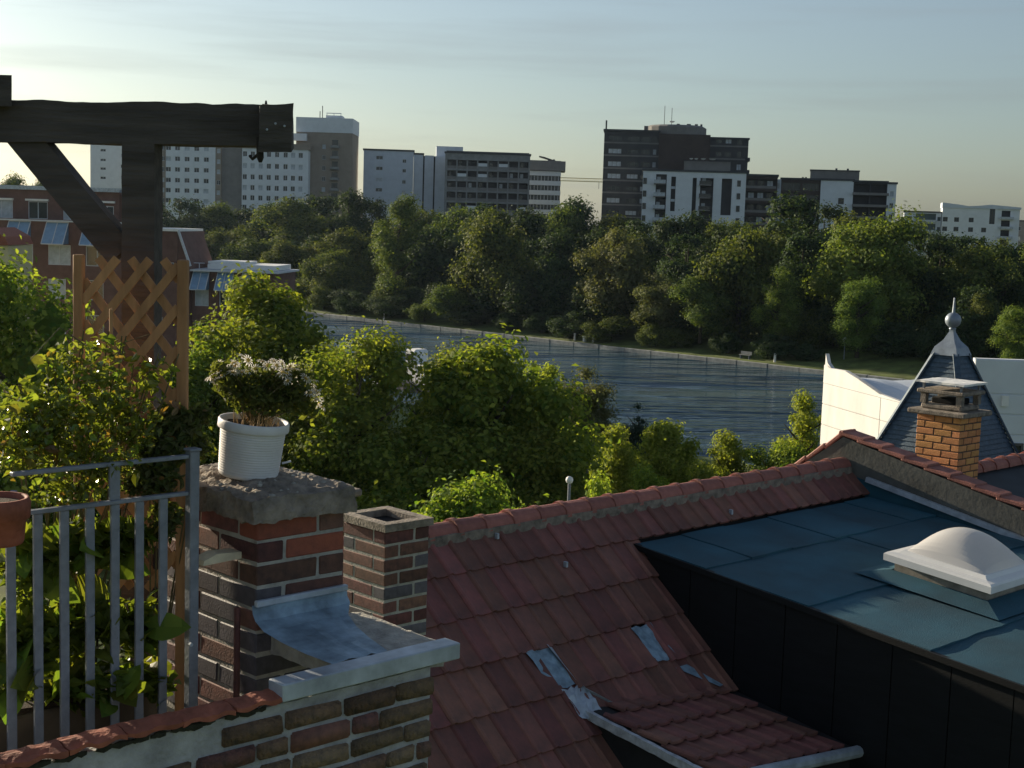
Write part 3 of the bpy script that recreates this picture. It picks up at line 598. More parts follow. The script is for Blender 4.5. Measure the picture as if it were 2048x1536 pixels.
# ------------------------------------------------------------------ trees on the near bank
GN = 'trees on the near bank'
near_named = [
 (40, 512, 300, 62, 'near', 'leafy tree with glowing top in front of the brick terrace windows', .05),
 (530, 548, 262, 80, 'near', 'bright rounded tree beside the white roof terrace', .03),
 (712, 662, 225, 70, 'near', 'broad green tree just left of the white boat wheelhouse', .03),
 (985, 678, 300, 72, 'near', 'largest near tree with a rugged sunlit crown over the red ridge', .03),
 (1085, 730, 105, 92, 'lime', 'small yellow-green crown peeping over the shoulder of the largest near tree', .1),
 (1172, 748, 105, 98, 'willow', 'greyish willow with two soft round tops at the water', .0),
 (1238, 850, 92, 84, 'lime', 'fresh green young tree with drooping sprays right of the lamp', .02),
 (1342, 846, 118, 86, 'lime', 'bushy lime green tree with a brownish top in front of the open water', .02),
 (1280, 808, 70, 96, 'blue', 'blue-green pointed conifer against the water', .0),
 (1450, 862, 100, 82, 'lime', 'airy light green tree with wispy shoots above the red ridge', .02),
 (1548, 884, 115, 80, 'near', 'compact green tree below the sunlit white wall corner', .02),
 (1606, 782, 82, 84, 'lime', 'golden lit tree close against the corner of the white hall', .03),
 (640, 815, 260, 72, 'near', 'dark lower tree behind the flower pot on the chimney', .0),
 (840, 850, 280, 68, 'near', 'deeply shaded tree right above the small square chimney', .0),
 (210, 700, 300, 70, 'near', 'shaded tree behind the trellis and the climbing rose', .0),
 (400, 690, 220, 76, 'near', 'green tree showing between the trellis and the daisy bush', .0),
 (1050, 840, 230, 70, 'near', 'shaded leafy tree beside the blue shed roof', .0),
 (890, 690, 150, 76, 'near', 'leafy tree filling the dip left of the largest near tree', .02),
 (628, 660, 150, 84, 'near', 'green crown between the bright rounded tree and the boat', .02),
 (1195, 948, 100, 52, 'lime', 'small sunny bush at the foot of the path lamp', .0),
 (1296, 935, 120, 62, 'near', 'dark green bush low in front of the young lime green trees', .0),
 (1400, 935, 130, 66, 'near', 'dark green bush low between the lime green trees', .0),
 (950, 950, 260, 54, 'near', 'dark hedge-like tree closest behind the red ridge', .0)]
for px, yt, wd, Y, kd, lb, low in near_named: tree(px, yt, wd*1.25, Y, kd, lb, GN, 0.0, low, k=rnd.randrange(2) if kd == 'near' else None, name='conifer' if kd == 'blue' else 'broadleaf_tree')

# ------------------------------------------------------------------ small things at the canal
bt = thing('moored_boat', 'white wheelhouse boat moored among the near trees', 'boat', (P(838, 690, 152).x, 152, -1.2), R_(-47))
hull = MB(); st = [(-7, .9, .9), (-5, 1.7, .7), (0, 1.9, .6), (5, 1.8, .6), (7, 1.5, .7)]
for i in range(4):
    (x0, w0, h0), (x1, w1, h1) = st[i], st[i+1]
    for s_ in (-1, 1): hull.quad(*([(x0, s_*w0*.7, -.3), (x1, s_*w1*.7, -.3), (x1, s_*w1, h1+.3), (x0, s_*w0, h0+.3)][::s_]))
    hull.quad((x0, -w0, h0+.2), (x1, -w1, h1+.2), (x1, w1, h1+.2), (x0, w0, h0+.2))
hull.build('hull', mat('boat_hull', (.10, .10, .12), .5, .2), bt)
MB().cbox(-1.2, .6, -.95, .95, .8, 4.4, .22).build('wheelhouse', m_white, bt)
MB().box(-.9, .3, -.97, .97, 3.2, 3.9).build('wheelhouse_window', m_glass, bt); MB().box(-1.22, -1.19, -.6, .6, 3.2, 3.9).build('wheelhouse_window', m_glass, bt)
MB().cbox(.6, 4.8, -1.2, 1.2, 2.75, 2.9, .05).build('awning', m_white, bt); MB().cbox(.7, 4.6, -1.1, 1.1, .8, 2.0, .1).build('cabin', m_white, bt)
for x_ in (.9, 4.6):
    for y_ in (-1.1, 1.1): MB().tube([(x_, y_, 2.0), (x_, y_, 2.76)], .04, 6).build('awning_post', m_white, bt)
pt = P(1148, 900, 78); sh = thing('garden_shed', 'small shed with a grey-blue sheet roof below the willow', 'shed', (pt.x, pt.y, 0), GR)
MB().box(-.6, .6, -.6, .6, 0, pt.z-.1).build('wall', m_bdark, sh); MB().prism([(-.75, pt.z-.1), (.75, pt.z-.1), (0, pt.z+.22)], -.75, .75).build('roof', m_lead, sh)
def lamp(px, py, Y, base, label, r=.22):
    pt = P(px, py, Y); t_ = thing('path_lamp', label, 'lamp', (pt.x, pt.y, base)); h = pt.z-base
    MB().tube([(0, 0, -.1), (0, 0, h-r)], [.07, .045], 8).build('pole', m_iron, t_)
    MB().lathe([(.01, h-r), (r*.75, h-r*.7), (r, h), (r*.75, h+r*.7), (.01, h+r)], 14).build('globe', m_white, t_, smooth=True)
lamp(1139, 960, 44, 0, 'white globe lamp on a thin pole in front of the largest near tree', .12)
lamp(1690, 679, bd(1690)+8, .4, 'white globe lamp on the grassy path across the canal', .32)
for px, py, h, r, lb in ((1149, 688, 1.0, .13, 'slim pale post on the quay beside the squat white bollard'), (1169, 684, .75, .28, 'squat white bollard on the quay across the canal'), (1186, 690, .85, .14, 'slim grey post right of the squat white bollard'), (1550, 712, 1.1, .16, 'lone white marker post on the bank below the dark wood'), (768, 628, 1.5, .14, 'lone pale marker post on the far bank left of the shrub')):
    Y = bd(px) + 2.0; pt = P(px, py, Y)
    o = tag(MB().lathe([(r, -.3), (r, h*.75), (r*1.25, h*.78), (r*1.25, h*.95), (r*.7, h), (.01, h)], 12).build('mooring_post', m_white, None, (pt.x, pt.y, -.45)), lb, 'post', 'posts on the far quay')
o = thing('park_bench', 'little bench at the water edge of the far bank', 'bench', (P(1490, 725, bd(1490)+2).x, bd(1490)+2, -.5), GR)
MB().box(-.25, .25, -.9, .9, .5, .58).build('seat', m_quay, o); MB().box(.2, .26, -.9, .9, .62, 1.0).build('backrest', m_quay, o)
for y_ in (-.7, .7): MB().box(-.2, .2, y_-.05, y_+.05, -.1, .5).build('leg', m_iron, o)

# ------------------------------------------------------------------ white hall beyond the roofs
m_hall = mat('hall_panel', (.56, .555, .54), .7, .12, 1.2, det=9, stretch=(1, 1, .35), bump=.1)
H0 = P(1641, 880, 52); HA = R_(14)
hd = Vector((math.sin(HA), -math.cos(HA), 0)); hall = thing('white_hall', 'bright white panelled hall with a wavy parapet behind the slate spire', 'hall', (H0.x, H0.y, 0), math.atan2(hd.y, hd.x))
# local x runs along the sunlit wall towards the street, local y into the building
def hz(px, py, Y): return P(px, py, Y).z
zt = hz(1655, 735, 52); zb_ = 3.0
prof = [(0, zt+.50), (.18, zt+.18), (.5, zt+.02), (1.6, zt+.05), (2.6, zt-.12), (4.2, zt-.45), (6, zt-.55), (8.6, zt-.5)]
seams = [zt-.55-.75*k for k in range(8)]
hb = MB(); hb.prism([(0, zb_)] + [(8.6, zb_)] + prof[::-1], 0.02, .16); hb.build('wall', m_hall, hall)
for k in range(7):                                    # cladding panels on the sunlit wall
    z1_, z0_ = seams[k]-.012, seams[k+1]+.012
    for q_ in range(2): MB().cbox(.03+q_*4.3, 4.3+q_*4.3, -.03, .02, z0_, z1_, .006).build('cladding_panel', m_hall, hall)
top = MB(); n_ = len(prof)
for i in range(n_-1):
    (x0, a0), (x1, a1) = prof[i], prof[i+1]
    top.quad((x0, -.02, min(a0, zt+.1)), (x1, -.02, min(a1, zt+.1)), (x1, -.02, seams[0]), (x0, -.02, seams[0]))
top.build('parapet', m_hall, hall)
ws = hz(1730, 905, 46); MB().box(5.6, 6.5, -.045, -.03, seams[3]+.1, seams[2]+.5).build('wall_hatch', m_bwhite, hall)
rf = MB()
for i in range(22):
    for k in range(12):
        def wv(i_, k_): x_ = .6 + i_*.36; y_ = .16 + k_*.75; return (x_, y_, zt-.55 + .16*math.sin(x_*.9+y_*.5) + .10*math.sin(y_*1.7+x_*.3) + .035*y_)
        rf.quad(wv(i, k), wv(i+1, k), wv(i+1, k+1), wv(i, k+1))
rf.build('membrane_roof', m_bblue, hall, smooth=True)
h2 = P(1925, 800, 44); hall2 = thing('white_hall', 'second white panelled hall in blue shade to the right of the spire', 'hall', (h2.x, h2.y, 0), R_(-3))
zt2 = P(1935, 716, 44).z
MB().box(.3, 16, 0, .25, 3, zt2).build('wall', m_bwhite, hall2); MB().box(.3, 16, .252, 3.0, 3, zt2-.6).build('rear_wall', m_bwhite, hall2)
for k in range(6):
    z1_ = zt2-.02-(0 if k == 0 else 1.05+(k-1)*.62); z0_ = zt2-1.05-k*.62+.012
    for q_ in range(3): MB().cbox(.31+q_*4.0, 4.29+q_*4.0, -.04, -.002, z0_, z1_-.012, .006).build('cladding_panel', m_bwhite, hall2)
MB().box(1.15, 1.35, -.16, -.045, zt2-1.42, zt2-1.1).build('wall_lamp', m_white, hall2)
window(hall2, 1.45, 1.9, zt2-3.0, zt2-2.55, -.06, False, True, mull=0); MB().box(1.7, 2.4, -.06, -.045, zt2-3.8, zt2-2.75).build('door', m_bdark, hall2)

# ------------------------------------------------------------------ slate turret
T0 = P(1889, 905, 24); tz = T0.z; ap = P(1893, 655, 24).z; s0 = 135*24/F/math.cos(R_(2))*.735
tur = thing('slate_turret', 'slate-covered pyramid turret roof with a lead cap, ball and spike', 'turret', (T0.x, T0.y, 0), GR + R_(0))
hh = ap-tz; mb = MB(); NC = 22; zc = tz + hh*.80
def rad(z): f_ = (ap-z)/hh; return s0*f_*1.0 + .015
for k in range(-4, NC):
    za = tz + (zc-tz)*k/NC; zb2 = tz + (zc-tz)*(k+1)/NC; r0 = rad(za)+.018; r1 = rad(zb2)+.002
    if k < 0: r0 += .03*(-k); r1 += .03*(-k-1)
    q0 = [(-r0, -r0), (r0, -r0), (r0, r0), (-r0, r0)]; q1 = [(-r1, -r1), (r1, -r1), (r1, r1), (-r1, r1)]; ri_ = rad(za)-.004
    for i in range(4):
        j = (i+1) % 4; mb.quad((*q0[i], za), (*q0[j], za), (*q1[j], zb2), (*q1[i], zb2))
        sc_ = ri_/r0; mb.quad((q0[i][0]*sc_, q0[i][1]*sc_, za), (q0[j][0]*sc_, q0[j][1]*sc_, za), (*q0[j], za), (*q0[i], za))
mb.build('slate_roof', m_slate, tur)
for i in range(4):
    sx, sy = ((-1, -1), (1, -1), (1, 1), (-1, 1))[i]; r0, r1 = rad(tz)+.03, rad(zc)+.02
    MB().beam((sx*r0, sy*r0, tz), (sx*r1, sy*r1, zc), .10, .03).build('hip_slate', m_slate, tur)
r1 = rad(zc)+.05; capm = MB(); pr_ = [(r1*1.05, zc-.03), (r1*.86, zc+.10), (r1*.45, zc+hh*.10), (r1*.18, zc+hh*.165), (.035, ap)]
for k in range(len(pr_)-1):
    for i in range(4):
        a_ = [(-1, -1), (1, -1), (1, 1), (-1, 1)]; j = (i+1) % 4; (q0, z0_), (q1, z1_) = pr_[k], pr_[k+1]
        capm.quad((a_[i][0]*q0, a_[i][1]*q0, z0_), (a_[j][0]*q0, a_[j][1]*q0, z0_), (a_[j][0]*q1, a_[j][1]*q1, z1_), (a_[i][0]*q1, a_[i][1]*q1, z1_))
capm.build('lead_cap', m_lead, tur)
br = 15.5*24/F; bz = P(1896, 640, 24).z
MB().lathe([(.05, ap-.03), (.06, bz-br*1.05)] + [(br*math.sin(math.pi*k/14)+.002, bz-br*math.cos(math.pi*k/14)) for k in range(1, 14)] + [(.02, bz+br)], 24).build('finial_ball', m_lead, tur, smooth=True)
MB().tube([(0, 0, bz+br*.9), (.0, 0, P(1898, 595, 24).z)], [.028, .012], 8).build('spike', m_lead, tur)
MB().tube([(0, 0, ap-.02), (0, 0, bz)], .03, 8).build('finial_neck', m_lead, tur)
rb = rad(tz-.2); MB().box(-rb*.9, rb*.9, -rb*.9, rb*.9, 0, tz-.35).build('wall', m_wall, tur)

# ------------------------------------------------------------------ brick kit: a ring of bricks course by course
BV = {}
def brick_mesh(l_, d_, h_, m, v, ch=.006, j=.002):
    key = (round(l_, 3), round(d_, 3), round(h_, 3), m.name, v)
    if key not in BV: BV[key] = MB().cbox(-l_/2, l_/2, -d_/2, d_/2, -h_/2, h_/2, ch, j).mesh('brick', m)
    return BV[key]
def brick_shaft(par, la, lc, z0, z1, course, bl, bd_, jt, matf, core, ch=.006, proud=.004):
    """shaft in local a (x) 0..la, c (y) 0..lc; bricks stand proud of the mortar core"""
    MB().box(proud, la-proud, proud, lc-proud, z0, z1-.002).build('mortar_core', core, par)
    n = int((z1-z0)/course)
    for k in range(n):
        zc_ = z1 - (k+.5)*course; off = (k % 2)
        for side in range(4):
            ln = (la, lc, la, lc)[side]; s, e = (0, ln-(bd_+jt)) if off == 0 else (bd_+jt, ln)      # corners interlock
            L_ = e-s; nb = max(1, int(round(L_/(bl+jt)))); bw = (L_+jt)/nb - jt
            for q_ in range(nb):
                m_ = matf(k, side, q_); c_ = s + q_*(bw+jt) + bw/2; me = brick_mesh(bw, bd_, course-jt, m_, rnd.randrange(3), ch)
                x, y, r = ((c_, bd_/2, 0), (la-bd_/2, c_, math.pi/2), (la-c_, lc-bd_/2, 0), (bd_/2, lc-c_, math.pi/2))[side]
                link(me, 'brick', par, (x+rnd.uniform(-.0012, .0012), y+rnd.uniform(-.0012, .0012), zc_), r)

# orange chimney
oc = P(1915, 936, 17.0); oa = along(oc, U, 1957); ow = along(oc, W, 1829); oz0 = oc.z-.35; oz1 = P(1915, 836, 17.0).z
ch = thing('orange_chimney', 'orange brick chimney with a dark concrete slab and pale lid before the turret', 'chimney', (oc.x, oc.y, 0), GR)
brick_shaft(ch, oa, ow, oz0, oz1, .0835, .20, .10, .012, lambda k, s, q: m_brick_or, mat('mortar_brown', (.12, .075, .05), .95, .3, 20))
MB().cbox(-.09, oa+.09, -.09, ow+.09, oz1, oz1+.06, .012).build('slab', m_moss, ch)
MB().cbox(.02, oa-.02, .02, ow-.02, oz1+.06, oz1+.13, .02).build('collar', m_moss, ch)
for x_, y_ in ((.05, .05), (oa-.05, .05), (oa-.05, ow-.05), (.05, ow-.05)): MB().box(x_-.035, x_+.035, y_-.035, y_+.035, oz1+.13, oz1+.25).build('cap_pillar', m_moss, ch)
MB().cbox(.11, oa-.11, .11, ow-.11, oz1+.13, oz1+.20, .01).build('flue', mat('flue_black', (.01, .01, .01), .95, .2), ch)  # solid black block set between the collar and the cap ring
MB().cbox(-.02, oa+.02, -.02, ow+.02, oz1+.25, oz1+.30, .012).build('cap_ring', m_moss, ch)
for x_, y_ in ((.04, .04), (oa-.04, .04), (oa-.04, ow-.04), (.04, ow-.04)): MB().box(x_-.012, x_+.012, y_-.012, y_+.012, oz1+.30, oz1+.375).build('lid_post', m_iron, ch)
me = subdiv_box(-.03, oa+.03, -.03, ow+.03, oz1+.375, oz1+.40, .06).mesh('lid', m_white); link(rough_up(me, .008, 6), 'lid', ch)

# ------------------------------------------------------------------ neighbouring house: parapet gable, far roof
NB = thing('neighbour_house', 'neighbouring house with a tile-capped grey gable wall and silver flashing strip', 'house', G(14.05, 0, 0) - Vector((0, 0, CZ)), GR)
def zz(z): return z + CZ
gp = [(9.85, -2.87), (9.106, -2.33), (8.9, -2.38), (6.9, -2.82), (4.0, -3.45)]
mb = MB(); poly = [(c_, zz(z_)) for c_, z_ in gp] + [(4.0, 0), (9.85, 0)]
i0 = len(mb.v); n_ = len(poly)
mb.v += [(0, c_, z_) for c_, z_ in poly] + [(.24, c_, z_) for c_, z_ in poly]
mb.f.append(tuple(range(n_))); mb.f.append(tuple(range(2*n_-1, n_-1, -1)))
for k in range(n_): mb.f.append(((k+1) % n_, k, n_+k, n_+(k+1) % n_))
mb.build('gable_wall', m_wall, NB)
vt = MB().cbox(-.13, .13, -.17, .17, -.02, .03, .012).mesh('verge_tile', m_ridge)
for i in range(len(gp)-1):
    (c0, z0_), (c1, z1_) = gp[i], gp[i+1]; ln = math.hypot(c1-c0, z1_-z0_); n_ = max(1, int(ln/.29))
    for k in range(n_):
        f_ = (k+.5)/n_; o = link(vt, 'verge_tile', NB, (.12, c0+(c1-c0)*f_, zz(z0_+(z1_-z0_)*f_)+.045), rot=(math.atan2(z1_-z0_, c1-c0)+.07*(1 if c1 > c0 else -1)+rnd.uniform(-.02, .02), 0, rnd.uniform(-.03, .03)))
st0, st1 = (8.75, -2.76), (4.2, -3.60)
MB().beam((-.035, st0[0], zz(st0[1])), (-.035, st1[0], zz(st1[1])), .05, .055).build('flashing_strip', m_zinc, NB)
mb = MB()                                            # upstand of felt under the strip
mb.quad((-.012, st0[0]+.2, zz(-2.75)), (-.012, st1[0], zz(st1[1]-.03)), (-.012, st1[0], zz(-3.9)), (-.012, st0[0]+.2, zz(-3.3))); mb.build('felt_upstand', m_bit, NB)
# its roof behind the gable: ridge and slopes
rfm = mat('roof_felt_dark', (.035, .042, .05), .7, .2, 3); mb = MB()
rp0 = P(1935, 935, 17.6); 
RN = thing('red_ridge_roof', 'far dark roof with a red tiled ridge rising behind the orange chimney', 'roof', (rp0.x, rp0.y, 0), GR)
z_r = rp0.z
mb = MB(); mb.quad((-.8, 0, z_r-.05), (9, 0, z_r-.05), (9, -4, z_r-1.6), (-.8, -4, z_r-1.6)); mb.quad((9, 0, z_r-.05), (-.8, 0, z_r-.05), (-.8, 3, z_r-2.4), (9, 3, z_r-2.4))
mb.quad((-.8, 0, z_r-.05), (-.8, -4, z_r-1.6), (-.8, -4, 0), (-.8, 3, 0), (-.8, 3, z_r-2.4)); mb.build('roof_deck', rfm, RN)
def half_ridge(ln, r=.115, th=.018):
    mb = MB(); seg = 8
    for (l0, r0), (l1, r1) in (((0, r*1.10), (ln*.16, r*1.12)), ((ln*.16, r*1.12), (ln*.17, r)), ((ln*.17, r), (ln, r*.97))):
        for q_ in range(seg):
            t0, t1 = math.pi*q_/seg, math.pi*(q_+1)/seg
            mb.quad((l0, math.cos(t0)*r0, math.sin(t0)*r0), (l1, math.cos(t0)*r1, math.sin(t0)*r1), (l1, math.cos(t1)*r1, math.sin(t1)*r1), (l0, math.cos(t1)*r0, math.sin(t1)*r0))
    for q_ in range(seg):                             # end lip
        t0, t1 = math.pi*q_/seg, math.pi*(q_+1)/seg; r0 = r*1.10; r1 = r0-th
        mb.quad((0, math.cos(t0)*r0, math.sin(t0)*r0), (0, math.cos(t1)*r0, math.sin(t1)*r0), (0, math.cos(t1)*r1, math.sin(t1)*r1), (0, math.cos(t0)*r1, math.sin(t0)*r1))
    return mb
RM = [rough_up(half_ridge(.345).mesh('ridge_tile', m_ridge), .004, 9, k) for k in range(3)]
for k in range(26): link(rnd.choice(RM), 'ridge_tile', RN, (-.8+.33*k, 0, z_r-.06), rot=(0, rnd.uniform(-.01, .01), rnd.uniform(-.012, .012)))

# ------------------------------------------------------------------ the red roof: a house with tiled slope, flat dormer, small dormer, skylight
TH = thing('townhouse', 'townhouse with a shaded red tile roof, flat felt dormer and small shed dormer', 'house', (0, 0, CZ), GR)
RC, RZ = 9.082, -2.60; T_ = .87; PA = math.atan(T_); CO = 1/math.sqrt(1+T_*T_)
def rz(c): return RZ - .045 - (RC-c)*T_
A0, A1 = 5.4, 14.04
mb = MB()
poly = [(RC, rz(RC)-.05), (3.9, rz(3.9)-.05), (3.9, -9.0), (13.5, -9.0), (13.5, rz(RC)-.05-(13.5-RC)*.8)]
n_ = len(poly); mb.v += [(A0, c_, z_) for c_, z_ in poly] + [(A1, c_, z_) for c_, z_ in poly]
mb.f.append(tuple(range(n_))[::-1]); mb.f.append(tuple(range(n_, 2*n_)))
for k in range(n_): mb.f.append((k, (k+1) % n_, n_+(k+1) % n_, n_+k))
roof = mb.build('roof', mat('roof_underlay', (.02, .018, .017), .95, .2), TH)
# tile: rib on the left, shallow pan, front lip
TW, TE = .196, .318/CO; TL = TE + .07
def tile_mesh(v):
    r = random.Random(v); xs = [0, .012, .030, .048, .062, .11, .16, TW+.012]; zs = [.016, .030, .036, .030, .014, .008, .010, .017]; mb = MB()
    for i in range(len(xs)-1):
        mb.quad((xs[i], 0, zs[i]+.020), (xs[i+1], 0, zs[i+1]+.020), (xs[i+1], TL, zs[i+1]-.006), (xs[i], TL, zs[i]-.006))
        mb.quad((xs[i], 0, zs[i]-.004), (xs[i+1], 0, zs[i+1]-.004), (xs[i+1], 0, zs[i+1]+.020), (xs[i], 0, zs[i]+.020))
    mb.quad((0, 0, .012), (0, 0, .036), (0, TL, .010), (0, TL, -.01))
    me = mb.mesh('roof_tile', m_tile); return me
TM = [tile_mesh(k) for k in range(2)]
CK = 10.08                                           # plane of the felt dormer's black cheek
rot_t = (math.atan(T_), 0, 0)
nrow = 0
for k in range(0, 7):
    c_lo = 9.055 - .318*(k+1)
    for i in range(int((A1-6.0)/TW)):
        a_ = 6.0 + i*TW
        if a_ > CK-.06 and c_lo < 8.62: continue        # under the felt dormer
        if k >= 4 and 8.28 < a_+.1 < CK and c_lo < 7.45: continue    # under the small dormer
        if k >= 2 and a_ < 6.3: continue
        if (k == 3 and (8.05 < a_+.09 < 8.33 or 9.40 < a_+.09 < 9.60)): continue       # zinc inserts
        link(TM[rnd.randrange(2)], 'roof_tile', roof, (a_+rnd.uniform(-.003, .003), c_lo+rnd.uniform(-.006, .006), rz(c_lo)+.002+rnd.uniform(0, .004)), rot=(rot_t[0]+rnd.uniform(-.008, .008), rnd.uniform(-.012, .012), rnd.uniform(-.008, .008)))
for k in range(26):
    a_ = 5.45 + .33*k
    if a_ < A1-.2: link(rnd.choice(RM), 'ridge_tile', roof, (a_, RC, RZ-.075+rnd.uniform(-.004, .004)), rot=(0, rnd.uniform(-.012, .012), rnd.uniform(-.015, .015)))
me = subdiv_box(A0, A1, RC-.125, RC+.125, rz(RC)-.10, rz(RC)-.005, .12).mesh('ridge_mortar', m_moss); link(rough_up(me, .006, 7), 'ridge_mortar', roof)
for a_, c_ in ((9.05, 8.62), (11.6, 8.78), (8.5, 8.93)): MB().cbox(-.012, .012, -.02, .02, 0, .05, .003).build('snow_hook', m_zinc, roof, (a_, c_, rz(c_)+.03))
# zinc inserts beside the small dormer
def zincs(a0, a1, c_hi, c_lo, skew=0.0, lift=.03):
    mb = MB(); n = 4
    for i in range(n):
        for k in range(4):
            def pt_(i_, k_): c_ = c_hi + (c_lo-c_hi)*k_/4; return (a0+(a1-a0)*i_/n + skew*k_/4, c_, rz(c_)+lift+.012*math.sin(i_*2.1+k_*1.7))
            mb.quad(pt_(i, k), pt_(i+1, k), pt_(i+1, k+1), pt_(i, k+1))
    return mb.build('zinc_flashing', m_zincd, roof)
zincs(8.06, 8.34, 8.09, 7.80, .06, .035); zincs(9.32, 9.58, 8.07, 7.79, .05, .035)
mb = MB(); mb.quad((8.30, 8.09, rz(8.09)+.06), (8.36, 8.09, rz(8.09)+.03), (8.42, 7.80, rz(7.80)+.03), (8.36, 7.80, rz(7.8)+.07)); mb.build('zinc_fold', m_zinc, roof)
# crumpled zinc corner at the head of the small dormer
b = bmesh.new(); bmesh.ops.create_grid(b, x_segments=7, y_segments=7, size=.5)
for v in b.verts: v.co = (8.30+(v.co.x)*.26, 7.66+v.co.y*.24, rz(7.66+v.co.y*.2)+.06+rnd.uniform(-.022, .022))
MB().addbm(b).build('zinc_corner', m_zinc, roof); mb = MB(); mb.quad((8.36, 7.77, rz(7.77)+.07), (8.40, 7.76, rz(7.76)+.03), (8.58, 7.56, rz(7.6)+.045), (8.55, 7.57, rz(7.6)+.085)); mb.build('zinc_fold', m_zinc, roof)
mb = MB(); mb.quad((9.52, 7.72, rz(7.72)+.035), (9.68, 7.72, rz(7.72)+.035), (9.92, 7.50, rz(7.5)+.05), (9.86, 7.49, rz(7.5)+.05)); mb.build('zinc_flashing', m_zincd, roof)
# small shed dormer: flatter tiled roof, white barge board, cheeks
DA0, DA1 = 8.31, 10.06; DC0, DC1 = 7.62, 6.28
def dz(a, c): f_ = (a-DA0)/(DA1-DA0); s_ = (DC0-c); return -3.875 - .15*f_ - s_*(.115+.02*f_)
mb = MB()
mb.quad((DA0, DC0, dz(DA0, DC0)), (DA0, DC1, dz(DA0, DC1)), (DA1, DC1, dz(DA1, DC1)), (DA1, DC0, dz(DA1, DC0)))
for (a0_, c0_), (a1_, c1_) in (((DA0, DC0), (DA0, DC1)), ((DA0, DC1), (DA1, DC1)), ((DA1, DC1), (DA1, DC0))): mb.quad((a0_, c0_, dz(a0_, c0_)), (a0_, c0_, -5.6), (a1_, c1_, -5.6), (a1_, c1_, dz(a1_, c1_)))
sdm = mb.build('shed_dormer', mat('dormer_cheek', (.02, .02, .021), .8, .3), TH)
nd = 5; de = (DC0-DC1)/4.4
for k in range(nd):
    c_lo = DC0 - de*(k+.65); c_lo = max(c_lo, DC1-.03)
    for i in range(int((DA1-DA0)/TW)):
        a_ = DA0 + .02 + i*TW; 
        if k == 0 and a_ < 8.5: continue
        sl_ = .115+.02*(a_-DA0)/(DA1-DA0)
        link(TM[rnd.randrange(2)], 'roof_tile', sdm, (a_+rnd.uniform(-.003, .003), c_lo+rnd.uniform(-.004, .004), dz(a_+TW/2, c_lo)+.018+rnd.uniform(0, .003)), rot=(math.atan(sl_)-.035+rnd.uniform(-.006, .006), .085+rnd.uniform(-.01, .01), rnd.uniform(-.008, .008)), scale=(1, (de+.05)/TL, 1))
me = subdiv_box(DA0-.055, DA0-.015, DC1-.02, DC0+.0, -.055, .012, .05).mesh('barge_board', mat('old_white_paint', (.42, .44, .47), .8, .35, 12, bump=.4))
for v in me.vertices: v.co.z += dz(DA0, v.co.y)
link(rough_up(me, .006, 8), 'barge_board', sdm)
MB().tube([(DA0+.3, DC1-.07, dz(DA0, DC1)-.03), (DA1+.05, DC1-.07, dz(DA1, DC1)-.03)], .05, 10).build('gutter', m_zinc, sdm)
# felt-roofed dormer with black cheek
def fz(c): return -2.945 - (8.70-c)*.094
FC1 = 3.9
fd = MB(); fd.quad((CK, 8.72, fz(8.72)-.03), (CK, FC1, fz(FC1)-.03), (A1, FC1, fz(FC1)-.03), (A1, 8.72, fz(8.72)-.03))
fd.quad((CK, FC1, fz(FC1)-.03), (CK, FC1, -6.5), (A1, FC1, -6.5), (A1, FC1, fz(FC1)-.03)); fdo = fd.build('felt_dormer', m_black, TH)
mb = MB(); mb.quad((CK, 8.74, fz(8.74)-.025), (CK, 8.74, rz(8.74)-.12), (CK, 6.8, rz(6.8)-.2), (CK, FC1, -6.6), (CK, FC1, fz(FC1)-.025)); mb.build('cheek', m_black, fdo)
for k in range(9):                                     # sheets of black cladding on the cheek
    c1_ = 8.55 - .52*k; c0_ = c1_-.51; zt_ = fz(c0_)-.05
    zt1_ = fz(c1_)-.05; zl0 = max(rz(c0_)+.0, -5.6); zl1 = max(rz(c1_)+.0, -5.6)
    if zt_-zl0 < .02: continue
    mb = MB(); f4 = [(c1_, zt1_), (c0_, zt_), (c0_, zl0), (c1_, min(zl1, zt1_-.01))]
    mb.v += [(CK-.014, c_, z_) for c_, z_ in f4] + [(CK-.001, c_, z_) for c_, z_ in f4]
    mb.f += [(0, 1, 2, 3)] + [((i+1) % 4, i, 4+i, 4+(i+1) % 4) for i in range(4)]; mb.build('cladding_sheet', m_black, fdo)
rowsF = [(8.70, 7.86, [CK-.03, 10.72, 11.38, 12.10, 12.85, 13.5, A1-.03]), (7.88, 6.76, [CK-.03, 12.3, A1-.03]), (6.78, 5.62, [CK-.03, 11.9, A1-.03]), (5.64, 4.5, [CK-.03, 13.0, A1-.03]), (4.52, FC1, [CK-.03, A1-.03])]
